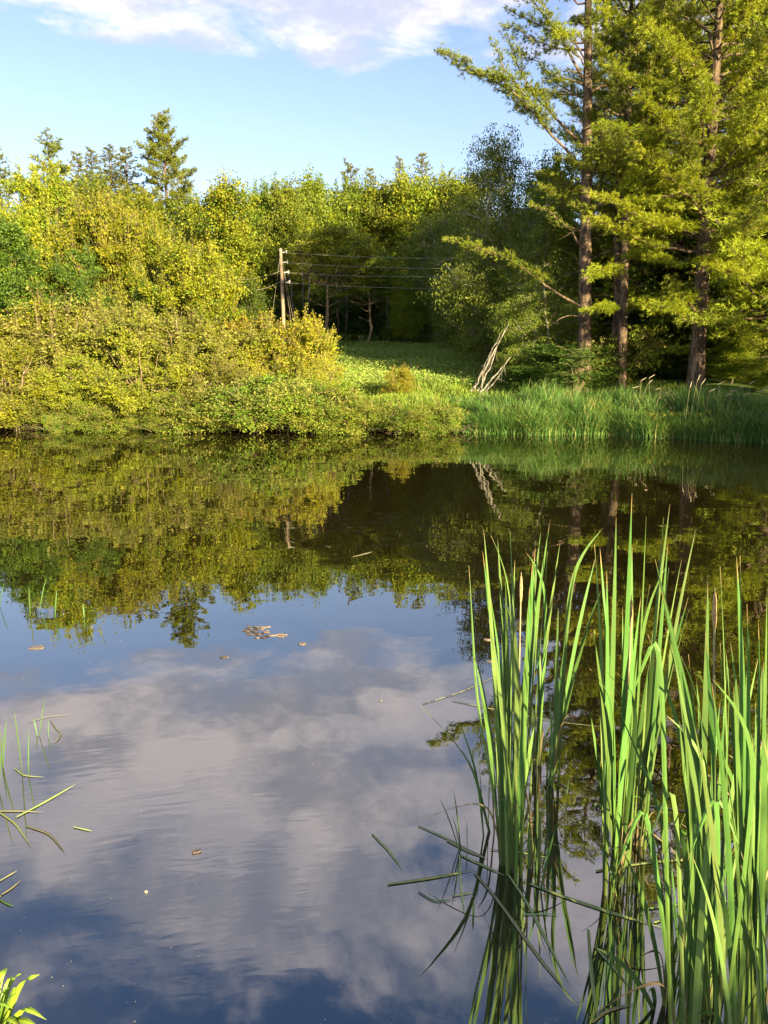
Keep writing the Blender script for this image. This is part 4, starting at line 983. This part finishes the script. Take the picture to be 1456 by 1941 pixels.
# ------------------------------------------------------------------ cattails and floating blades in the foreground
def blade_mesh(name, P, w, mat, rng, twist=1.2, thick=0.0022, n=16, taper=2.1, base_w=0.62, facing=None, tip0=0.5):
    P = np.asarray(P, float); t0 = np.linspace(0, 1, len(P)); t = np.linspace(0, 1, n)
    Q = np.stack([np.interp(t, t0, P[:, j]) for j in range(3)], 1)
    for _ in range(3): Q[1:-1] = (Q[:-2]+2*Q[1:-1]+Q[2:])/4
    T_ = unit(np.gradient(Q, axis=0))
    a0 = rng.uniform(-.7, .7) if facing is None else facing
    side0 = np.array((math.cos(a0), math.sin(a0), 0))
    V = []
    for i in range(n):
        s = side0-T_[i]*np.dot(side0, T_[i]); s /= np.linalg.norm(s)+1e-9; nn = np.cross(T_[i], s)
        a = twist*t[i]; s2 = s*math.cos(a)+nn*math.sin(a); n2_ = -s*math.sin(a)+nn*math.cos(a)
        prof = base_w+(1-base_w)*min(1, t[i]/.45)
        if t[i] > tip0: prof *= max(0.03, 1-((t[i]-tip0)/(1-tip0))**taper)
        ww = w*.5*prof; th = thick*(1.3-t[i])
        V += [Q[i]-s2*ww, Q[i]-n2_*th+n2_*ww*.16, Q[i]+s2*ww, Q[i]+n2_*th+n2_*ww*.16]
    V = np.array(V); i = np.arange(n-1)[:, None]*4; j = np.arange(4)[None, :]; j2 = (j+1) % 4
    Qd = np.stack([(i+j).ravel(), (i+j2).ravel(), (i+4+j2).ravel(), (i+4+j).ravel()], 1)
    al = np.repeat(t, 4); acv = np.tile([0, .5, 1.0, .5], n)
    return new_mesh(name, V, [Qd], [mat], {'along': al, 'across': acv}, smooth=False)

rc = np.random.default_rng(99)
def cattail(label, base_px, tips, cat='cattail', zb=0.0, extra_n=0, spikes=(), mat=None, name='cattail_plant', w0=0.0168, dpt=None):
    """tips: (px, py[, bend (px,py)[, depth shift[, width]]])"""
    B = on_z(base_px[0], base_px[1], zb) if dpt is None else np.array((at(base_px[0], base_px[1], dpt)[0], dpt, zb))
    root = empty(name, B)
    for tp_ in tips:
        px, py = tp_[0], tp_[1]
        bend = tp_[2] if len(tp_) > 2 else None
        dsh = tp_[3] if len(tp_) > 3 and tp_[3] is not None else rc.uniform(-.12, .12)
        w = (tp_[4] if len(tp_) > 4 else w0)*rc.uniform(.85, 1.15)
        tip = at(px, py, B[1]+dsh)-B
        b0 = np.array((rc.normal()*.022, rc.normal()*.02, -0.12))
        if bend:
            md = at(bend[0], bend[1], B[1]+dsh*.6)-B
            pts = [b0, (b0+md)*.5+np.array((0, 0, 0)), md, (md+tip)*.5+np.array((0, 0, .01)), tip]
        elif rc.random() < .15:          # a blade that arches over towards its tip
            sgn = np.sign(tip[0]) if abs(tip[0]) > .02 else rc.choice((-1, 1)); md = np.array((tip[0]*.45-.01*sgn, tip[1]*.6, tip[2]*.72)); tp2 = tip+np.array((sgn*rc.uniform(.03, .09), 0, -rc.uniform(.0, .03)))
            pts = bez(b0, (b0+md)*.5+np.array((-.012*sgn, 0, .04)), md, 5).tolist()+bez(md, md+(md-b0)*.18+np.array((0, 0, .03)), tp2, 5).tolist()[1:]
        else:
            c = np.array((b0[0]+(tip[0]-b0[0])*.38, b0[1]+(tip[1]-b0[1])*.35, (tip[2]-b0[2])*.55)); pts = bez(b0, c, tip, 8)
        pale = rc.random() < .35
        mt = mat or (M['cattail_pale'] if pale else M['cattail'])
        ob('leaf', blade_mesh('cattail_leaf', pts, w, mt, rc, rc.uniform(-1.1, 1.1)), root)
    for q_ in range(rc.integers(2, 4)):      # withered leaves and short new ones round the foot
        a_ = rc.uniform(0, 2*PI); h_ = rc.uniform(.12, .55); r_ = h_*rc.uniform(.15, .6)
        tip = np.array((math.cos(a_)*r_, math.sin(a_)*r_*.7, h_)); md = tip*np.array((.35, .35, .65))
        if rc.random() < .5: tip = tip*np.array((1.5, 1.5, .35))
        ob('leaf', blade_mesh('withered_leaf', [np.array((0, 0, -.1)), md*.5, md, (md+tip)/2+np.array((0, 0, .02)), tip], rc.uniform(.006, .012), M['withered'] if rc.random() < .6 else M['cattail'], rc, rc.uniform(-2, 2)), root)
    for (px, py0, py1, dsh) in spikes:
        a = at(px, py1, B[1]+dsh)-B; e = at(px+1, py0, B[1]+dsh)-B
        mb = MB(); mb.tube(np.array([[0, 0, -.1], a*np.array((.5, .6, .5)), a, e+(e-a)*.15]), [.004, .0035, .003, .0012], 6); ob('flower_stalk', mb.mesh('flower_stalk', [M['straw']]), root)
        n = 9; t = np.linspace(0, 1, n); P = a+(e-a)*t[:, None]; R = .0072*np.sin(PI*np.clip(t*.9+.08, 0, 1))**.35*rc.uniform(.85, 1.1, n)
        mb = MB(); mb.tube(P, R, 9, wob=.12, rng=rc); ob('flower_spike', mb.mesh('flower_spike', [M['spike']]), root)
    return put(root, label, cat)

cattail('cattail plant at the left of the front clump with long arching side leaf', (962, 1640),
        [(915, 1045), (889, 1072, (903, 1330), -.05, .010), (917, 1005), (943, 1018), (955, 1006), (900, 1247), (941, 1258), (892, 1200, None, .1, .012), (958, 1095), (930, 1130)])
cattail('cattail plant carrying a withered flower spike in the front clump', (978, 1588),
        [(967, 1006), (976, 1061), (1025, 1008), (1042, 991), (1015, 1037), (1038, 1045), (1030, 1080), (985, 1190), (1004, 1110), (996, 1240), (1015, 1370)], spikes=((987, 1092, 1140, .0),))
cattail('cattail plant with the thickest shared stem base in the open water', (968, 1660), [(930, 1180, None, 0, .014), (950, 1240), (1000, 1150), (975, 1130), (990, 1330), (948, 1380), (1010, 1060)])
cattail('two bent cattail leaves drooping left out of the water', (939, 1580), [(797, 1337, (897, 1450), -.1, .018), (869, 1362, (905, 1470), -.05, .008)])
cattail('small outer cattail plant behind the front clump, left stem', (1022, 1452), [(1062, 1027), (1032, 1041), (1022, 1223), (1002, 1306), (1012, 1120, None, 0, .012), (1040, 1180)])
cattail('small outer cattail plant behind the front clump, right stem', (1046, 1488), [(1115, 997), (1129, 1057), (1139, 1120), (1040, 1308), (1058, 1152), (1082, 1160), (1070, 1250), (1052, 1330)])
cattail('cut pale cattail stump leaf standing in the front clump', (1012, 1645), [(1022, 1536, None, 0, .020), (1003, 1560)], mat=M['cattail_pale'])
cattail('cattail plant left of the middle group with leaning outer leaf', (1158, 1690), [(1117, 1345), (1123, 1187), (1157, 1195), (1168, 979), (1127, 1032), (1137, 1037), (1078, 1550, None, -.4, .009), (1150, 1080), (1145, 1260), (1135, 1300, None, .1, .013)])
cattail('cattail plant with the tallest leaf and a brown spike', (1175, 1675), [(1198, 934), (1198, 1031), (1225, 979), (1242, 1066), (1232, 1108), (1215, 1130), (1180, 1150), (1190, 1290), (1210, 1270), (1180, 1613, None, -.3, .014)], spikes=((1196, 1136, 1189, .02),))
cattail('cattail plant right of the brown spike, leaves fanned right', (1207, 1602), [(1270, 955), (1258, 981), (1319, 1003), (1266, 1029), (1268, 1076), (1292, 1061), (1250, 1200), (1305, 1132), (1306, 1155), (1230, 1260)])
cattail('folded cattail leaf hanging its brown tip beside the middle group', (1180, 1640), [(1138, 1450, (1150, 1300), .1, .017)])
# the near group on the right, rooted below the bottom of the view
cattail('near cattail plant at the bottom, leftmost of the large right group', (1262, 1960), [(1246, 1513), (1219, 1544), (1221, 1575), (1125, 1795), (1180, 1613), (1229, 1882), (1157, 1310, (1262, 1560), .1, .016), (1272, 1713)], dpt=2.15)
cattail('near cattail plant with leaves crossing towards the middle group', (1330, 1990), [(1242, 1060, (1300, 1330), .15, .018), (1254, 1120, (1320, 1400), .1, .018), (1228, 1203, (1300, 1420), .1), (1280, 1254), (1285, 1248), (1287, 1363), (1317, 1341)], dpt=2.1)
cattail('near cattail plant bearing a brown spike at the right', (1345, 2000), [(1342, 1090), (1365, 1074), (1348, 1428), (1321, 1491), (1382, 1310), (1305, 1240), (1337, 1200), (1355, 1280)], spikes=((1354, 1124, 1189, .1),), dpt=2.15)
cattail('near cattail plant with two tall pale tips side by side', (1400, 1990), [(1396, 1055), (1403, 1053), (1416, 1145), (1432, 1345), (1382, 1519), (1375, 1230), (1362, 1390), (1390, 1300)], dpt=2.1)
cattail('near cattail plant at the right edge, cut by the view', (1440, 2010), [(1454, 1116), (1438, 1175), (1447, 1250), (1462, 1180), (1425, 1400), (1470, 1300), (1440, 1480), (1410, 1560)], dpt=2.05)
cattail('nearest cattail plant filling the bottom right corner', (1460, 2040), [(1448, 1400), (1430, 1620), (1475, 1350), (1405, 1640), (1462, 1560), (1490, 1450), (1385, 1700)], dpt=1.9)
cattail('near cattail plant between bottom edge and the crossing leaves', (1300, 2010), [(1310, 1560), (1345, 1600), (1290, 1640), (1365, 1650), (1330, 1420), (1275, 1500), (1395, 1600)], dpt=2.0)
cattail('cattail plant behind the near group by the floating lily pads', (1335, 1650), [(1320, 1290), (1300, 1360), (1350, 1260), (1365, 1330), (1340, 1210), (1378, 1250), (1310, 1450)])
cattail('cattail plant behind the near group close to the right edge', (1410, 1620), [(1385, 1220), (1420, 1200), (1400, 1300), (1445, 1260), (1432, 1330), (1376, 1370), (1455, 1390)])
cattail('second row cattail plant low behind the bottom right leaves', (1425, 1760), [(1400, 1420), (1440, 1380), (1455, 1450), (1415, 1500), (1470, 1400), (1380, 1480)])

for (bx, by, d_, n_, lab) in [(1290, 2050, 1.95, 7, 'slender cattail plant low at the bottom edge, left of the corner'), (1380, 2050, 1.9, 8, 'leafy cattail plant at the bottom edge beside the corner'),
                              (1360, 1800, None, 7, 'cattail plant in the thick of the large right group'),
                              (1455, 1700, None, 7, 'cattail plant half hidden at the right edge behind the corner')]:
    tp_l = []
    for k_ in range(n_):
        tx = bx+rc.normal()*70; ty = rc.uniform(1180, 1640) if bx > 1260 else rc.uniform(1400, 1640)
        if rc.random() < .22: tp_l.append((tx+60*np.sign(tx-bx), ty+150, (tx, ty), rc.uniform(-.1, .1), .013))
        else: tp_l.append((tx, ty))
    cattail(lab, (bx, by), tp_l, dpt=d_)

# thin reeds
def reed(label, base, tips, w=.005, zb=0.0, group=None):
    B = on_z(base[0], base[1], zb); root = empty('reed', B)
    for t_ in tips:
        tip = at(t_[0], t_[1], B[1]+rc.uniform(-.05, .05))-B
        mid = tip*.5+np.array((tip[0]*-.06, 0, .01)) if len(t_) < 3 else at(t_[2], t_[3], B[1])-B
        ob('stem', blade_mesh('reed_stem', bez(np.array((0, 0, -.05)), mid, tip, 8) if len(t_) < 3 else [np.array((0, 0, -.05)), mid, tip], w*rc.uniform(.8, 1.2), M['reed'], rc, .5, .0018, 10), root)
    return put(root, label, 'reed', group)
reed('pair of dark green reeds at the left, right of the tallest reed', (72, 1395), [(87, 1320), (63, 1360)], .006)
reed('short reed stub right of the reed pair at the left', (91, 1400), [(92, 1363)])
reed('tallest pale green reed at the left edge', (43, 1470), [(26, 1340)], .008)
reed('upright reed right of the tallest one at the left edge', (53, 1470), [(55, 1378)], .006)
reed('reed cut by the left edge of the view', (4, 1455), [(13, 1362), (1, 1385)], .007)
reed('lowest reed at the left edge', (-4, 1500), [(6, 1400)], .006)
reed('far thin reed standing before the left tree reflections', (57, 1165), [(55, 1110)], .012)
reed('far thin reed leaning right in the left reflections', (103, 1172), [(108, 1117)], .011)
reed('far thin bent reed with folded tip in the left reflections', (73, 1155), [(88, 1095), (100, 1160)], .008)
reed('far thin reed rightmost in the left reflections', (160, 1170), [(157, 1142)], .009)
reed('far reed at the left edge in the reflections', (-2, 1150), [(8, 1105)], .009)
reed('three slender reeds left of the front cattail clump', (875, 1608), [(831, 1508), (860, 1497), (858, 1547)], .0055)
reed('single thin reed beside the three slender ones', (886, 1610), [(885, 1555)], .004)
reed('small reed stub in open water below the slender reeds', (897, 1735), [(898, 1705)], .007)
reed('thin broken reed with folded top near the long drooping leaf', (926, 1585), [(928, 1445)], .004)
reed('faint thin reed behind the drooping cattail leaf', (918, 1585), [(905, 1400)], .006)
reed('thin reed right of the small outer cattails', (1074, 1520), [(1080, 1455)], .006)
reed('dark green reeds between front clump and middle group', (1022, 1690), [(1060, 1545), (1045, 1590)], .006)
reed('slim dark reeds at the foot of the middle group', (1148, 1870), [(1168, 1560), (1160, 1700), (1175, 1740)], .008)
reed('short dark reed stems in front of the middle group', (1165, 1900), [(1210, 1640), (1150, 1700), (1190, 1700)], .007)
reed('thin dark reeds inside the bottom right reflections', (1215, 1830), [(1222, 1650), (1212, 1720)], .006)
reed('slender reeds rising behind the crossing leaves', (1290, 1800), [(1260, 1640), (1262, 1560), (1300, 1600)], .007)

def floating(label, pts, w, mat='floatblade', cat='floating blade', name='floating_reed', z=.004):
    P = [on_z(px, py, z) for px, py in pts]; o0 = P[0].copy(); P = [p-o0 for p in P]
    o = ob(name, blade_mesh(name, P, w, M[mat], rc, .25, .0012, 14, 1.4, .8, facing=math.atan2(P[-1][1], P[-1][0])+PI/2, tip0=.6), None, o0)
    return put(o, label, cat)
floating('pale floating blade lying level left of the front clump', [(735, 1676), (820, 1664), (903, 1648)], .013)
floating('short slanting green blade floating alone left of the clump', [(705, 1580), (735, 1610), (764, 1648)], .009)
floating('floating blade pointing from the upper left to the slender reeds', [(793, 1565), (850, 1590), (920, 1628)], .009)
floating('thick matted floating blade crossing under the slender reeds', [(848, 1592), (885, 1612), (925, 1628)], .018, 'drowned')
floating('pale floating blade running into the front clump base', [(872, 1620), (915, 1640), (958, 1660)], .012)
floating('brown dead stem trailing from the level blade to the lower right', [(900, 1655), (945, 1705), (1010, 1800), (1050, 1850), (1080, 1885)], .012, 'drowned', 'dead stem', 'drowned_reed')
floating('green blade trailing down beside the brown dead stem', [(960, 1652), (1000, 1710), (1035, 1780), (1082, 1868)], .011)
floating('long pale floating stem slanting across the middle of the reeds', [(1005, 1675), (1070, 1700), (1130, 1720), (1190, 1740), (1272, 1762)], .015)
floating('short green blade floating level beside the front clump', [(930, 1610), (985, 1615), (1038, 1625)], .008)
floating('small green blade on the water right of the front clump base', [(990, 1733), (1030, 1732), (1060, 1734)], .007)
floating('limp green blade hanging down below the slender reeds', [(872, 1620), (873, 1680), (882, 1740)], .008)
floating('small blade lying level below the level pale blade', [(857, 1698), (880, 1694), (900, 1690)], .007)
floating('dark curved blade floating left of the hanging one', [(793, 1690), (825, 1710), (865, 1703)], .007, 'reed')
floating('pale blade floating upright at the foot of the middle group', [(1115, 1762), (1122, 1850), (1130, 1925)], .012)
floating('thin green blade slanting down at the foot of the middle group', [(1127, 1793), (1160, 1830), (1198, 1875)], .009)
floating('long pale blade arching level behind the near cattails', [(1130, 1651), (1200, 1638), (1290, 1628), (1440, 1631)], .014)
floating('second pale level blade just below the arching one', [(1225, 1722), (1300, 1712), (1400, 1706)], .014)
floating('pale stem lying level across the upper reed stems', [(1133, 1511), (1200, 1522), (1300, 1538), (1400, 1548)], .014, 'drowned', 'dead stem', 'drowned_reed')
floating('whitish bent blade floating among the near cattails', [(1240, 1748), (1290, 1732), (1330, 1720)], .012)
floating('thin stem lying on the water near the bottom edge', [(1122, 1938), (1150, 1915), (1205, 1902)], .010, 'drowned', 'dead stem', 'drowned_reed')
floating('long thin pale stem crossing behind the upper front clump', [(858, 1328), (940, 1345), (1050, 1368), (1150, 1378)], .011, 'straw' if False else 'drowned', 'dead stem', 'drowned_reed')
floating('thin pale line of stem on the water right of the front clump top', [(800, 1335), (880, 1310), (960, 1272)], .007, 'drowned', 'dead stem', 'drowned_reed')
floating('dry pale blade lying right of the small outer cattails', [(1050, 1478), (1070, 1490), (1090, 1503)], .010, 'drowned', 'dead stem', 'drowned_reed')
floating('straight brown stem lying level at the left edge', [(-5, 1537), (40, 1537), (82, 1539)], .010, 'drowned', 'dead stem', 'drowned_reed')
floating('green blade rising right from the left edge reeds', [(32, 1548), (85, 1520), (144, 1486)], .013)
floating('curved blade floating below the brown stem at the left edge', [(-5, 1537), (30, 1560), (60, 1607)], .010)
floating('short pale blade floating right of the left edge reeds', [(140, 1567), (158, 1571), (175, 1575)], .009)
floating('faint curved blade just under the surface at the left', [(50, 1565), (95, 1580), (125, 1618)], .009, 'drowned', 'dead stem', 'drowned_reed')
floating('blade lying level at the foot of the tallest left reed', [(28, 1456), (45, 1470), (85, 1473)], .009)
floating('thin curling dead stem right of the left reed pair', [(56, 1368), (90, 1358), (133, 1354)], .006, 'drowned', 'dead stem', 'drowned_reed')
floating('looping pale dead stem beside the left reed pair', [(95, 1365), (108, 1385), (120, 1388), (105, 1410), (88, 1405)], .006, 'drowned', 'dead stem', 'drowned_reed')
floating('dry pale stem reaching in from the left edge low down', [(-5, 1672), (15, 1660), (33, 1650)], .008, 'drowned', 'dead stem', 'drowned_reed')
floating('second dry stem at the left edge low down, crossing darker ones', [(-5, 1700), (20, 1685), (40, 1668)], .009, 'drowned', 'dead stem', 'drowned_reed')
floating('dark wet stem at the left edge under the dry ones', [(-5, 1702), (12, 1712), (27, 1718)], .008, 'reed')
floating('thin pale stem floating on the dark tree reflections', [(668, 1056), (690, 1050), (706, 1046)], .03, 'drowned', 'dead stem', 'drowned_reed')

# floating leaves and pads
def flat_leaf(label, px, py, rx, ry, mat, cat='floating leaf', name='floating_leaf', rz=0.0, group=None, notch=False, h=.002):
    B = on_z(px, py, .003); n = 18; V = [(0, 0, h)]; rr = np.random.default_rng(int(px*3+py))
    for i in range(n):
        a = 2*PI*i/n; q = 1+rr.normal()*.08
        if notch and i == 0: q = .15
        V.append((math.cos(a)*rx*q, math.sin(a)*ry*q, h*.6+rr.uniform(-.3, 1.6)*h))
    V += [(v[0], v[1], -.002) for v in V[1:]]
    F3 = [(0, i+1, (i+1) % n+1) for i in range(n)]; F4 = [(i+1, i+1+n, (i+1) % n+1+n, (i+1) % n+1) for i in range(n)]
    o = ob(name, new_mesh(name, np.array(V), [np.array(F3), np.array(F4)], [M[mat]], smooth=False), None, B, rz)
    return put(o, label, cat, group)
flat_leaf('reddish leaf floating below the far left reeds', 70, 1227, .055, .04, 'deadleaf')
flat_leaf('small dead leaf floating alone in the blue reflection', 425, 1245, .03, .02, 'deadleaf')
flat_leaf('tan leaf floating right of the debris patch', 573, 1220, .03, .025, 'deadleaf')
flat_leaf('brown curled leaf floating in the dark cloud reflection', 372, 1614, .020, .011, 'deadleaf', rz=.3, h=.003)
flat_leaf('tiny yellow petal floating in the dark reflection', 277, 1690, .006, .005, 'speck', 'petal', 'floating_petal')
flat_leaf('small dark leaf stub floating in the middle of the clouds', 722, 1328, .008, .006, 'deadleaf')
flat_leaf('pinkish leaf floating left of the front clump, upper one', 925, 1212, .028, .014, 'deadleaf')
flat_leaf('pinkish leaf floating left of the front clump, lower one', 932, 1253, .032, .016, 'deadleaf')
flat_leaf('pinkish lily pad partly hidden by the middle group', 1258, 1367, .075, .055, 'pad', 'lily pad', 'lily_pad', .5, None, True)
flat_leaf('brownish curled lily pad nearest the middle group', 1253, 1400, .060, .05, 'deadleaf', 'lily pad', 'lily_pad', 1.2, None, True)
flat_leaf('greenish lily pad between the cattail stems', 1303, 1382, .080, .05, 'pad', 'lily pad', 'lily_pad', 2.6, None, True)
rr = random.Random(4)
for i in range(26):
    flat_leaf('bit of dead leaf in the floating debris patch', 468+rr.uniform(0, 72), 1190+rr.uniform(0, 20)-((i % 3) == 0)*4, rr.uniform(.012, .045), rr.uniform(.004, .012), 'deadleaf', 'debris', 'leaf_fragment', rr.uniform(-.4, .4), 'dead leaf bits in the middle of the pond', False, .002)
mb = MB()
for i in range(240):
    px, py = rr.uniform(0, 1456), 1941-900*rr.random()**1.3
    p = on_z(px, py, .0012); s = rr.uniform(.0006, .0014)*(1+p[1]*.12)
    mb.add([p+(-s, -s*.6, 0), p+(s, -s, 0), p+(s*.7, s, 0), p+(-s, s*.8, 0), p+(0, 0, s*.7)], None, [(0, 1, 4), (1, 2, 4), (2, 3, 4), (3, 0, 4)])
put(ob('pollen_specks', mb.mesh('pollen_specks', [M['speck']], False)), 'pale specks of pollen and seed scattered over the water', 'specks', None, 'stuff')

# broad strap leaves in the bottom left corner, growing on the near bank
sb = at(-40, 2000, 1.78); sb[2] = 0.02
root = empty('strap_leaf_plant', sb)
for (tx, ty, bx, by, d, w) in [(22, 1829, 0, 1850, 1.95, .018), (44, 1845, 15, 1862, 1.93, .020), (76, 1847, 35, 1868, 1.92, .022), (30, 1893, 26, 1870, 1.86, .020), (88, 1933, 40, 1908, 1.83, .021),
                          (72, 1945, 30, 1932, 1.80, .022), (18, 1872, -5, 1890, 1.85, .016), (50, 1960, 10, 1925, 1.78, .018), (24, 1912, -10, 1900, 1.80, .018), (12, 1836, -30, 1870, 1.88, .016), (36, 1880, 5, 1905, 1.83, .017)]:
    tip = at(tx, ty, d)-sb; md = at(bx, by, (d+1.78)/2+.03)-sb
    ob('leaf', blade_mesh('strap_leaf', [np.zeros(3), md*.55+np.array((0, 0, .02)), md, (md+tip)*.5+np.array((0, 0, .006)), tip], w, M['strap'], rc, rc.uniform(-.4, .4), .0015, 18, 1.5, .7, facing=rc.uniform(.7, 1.6)), root)
put(root, 'clump of bright strap leaves in the bottom left corner', 'plant')
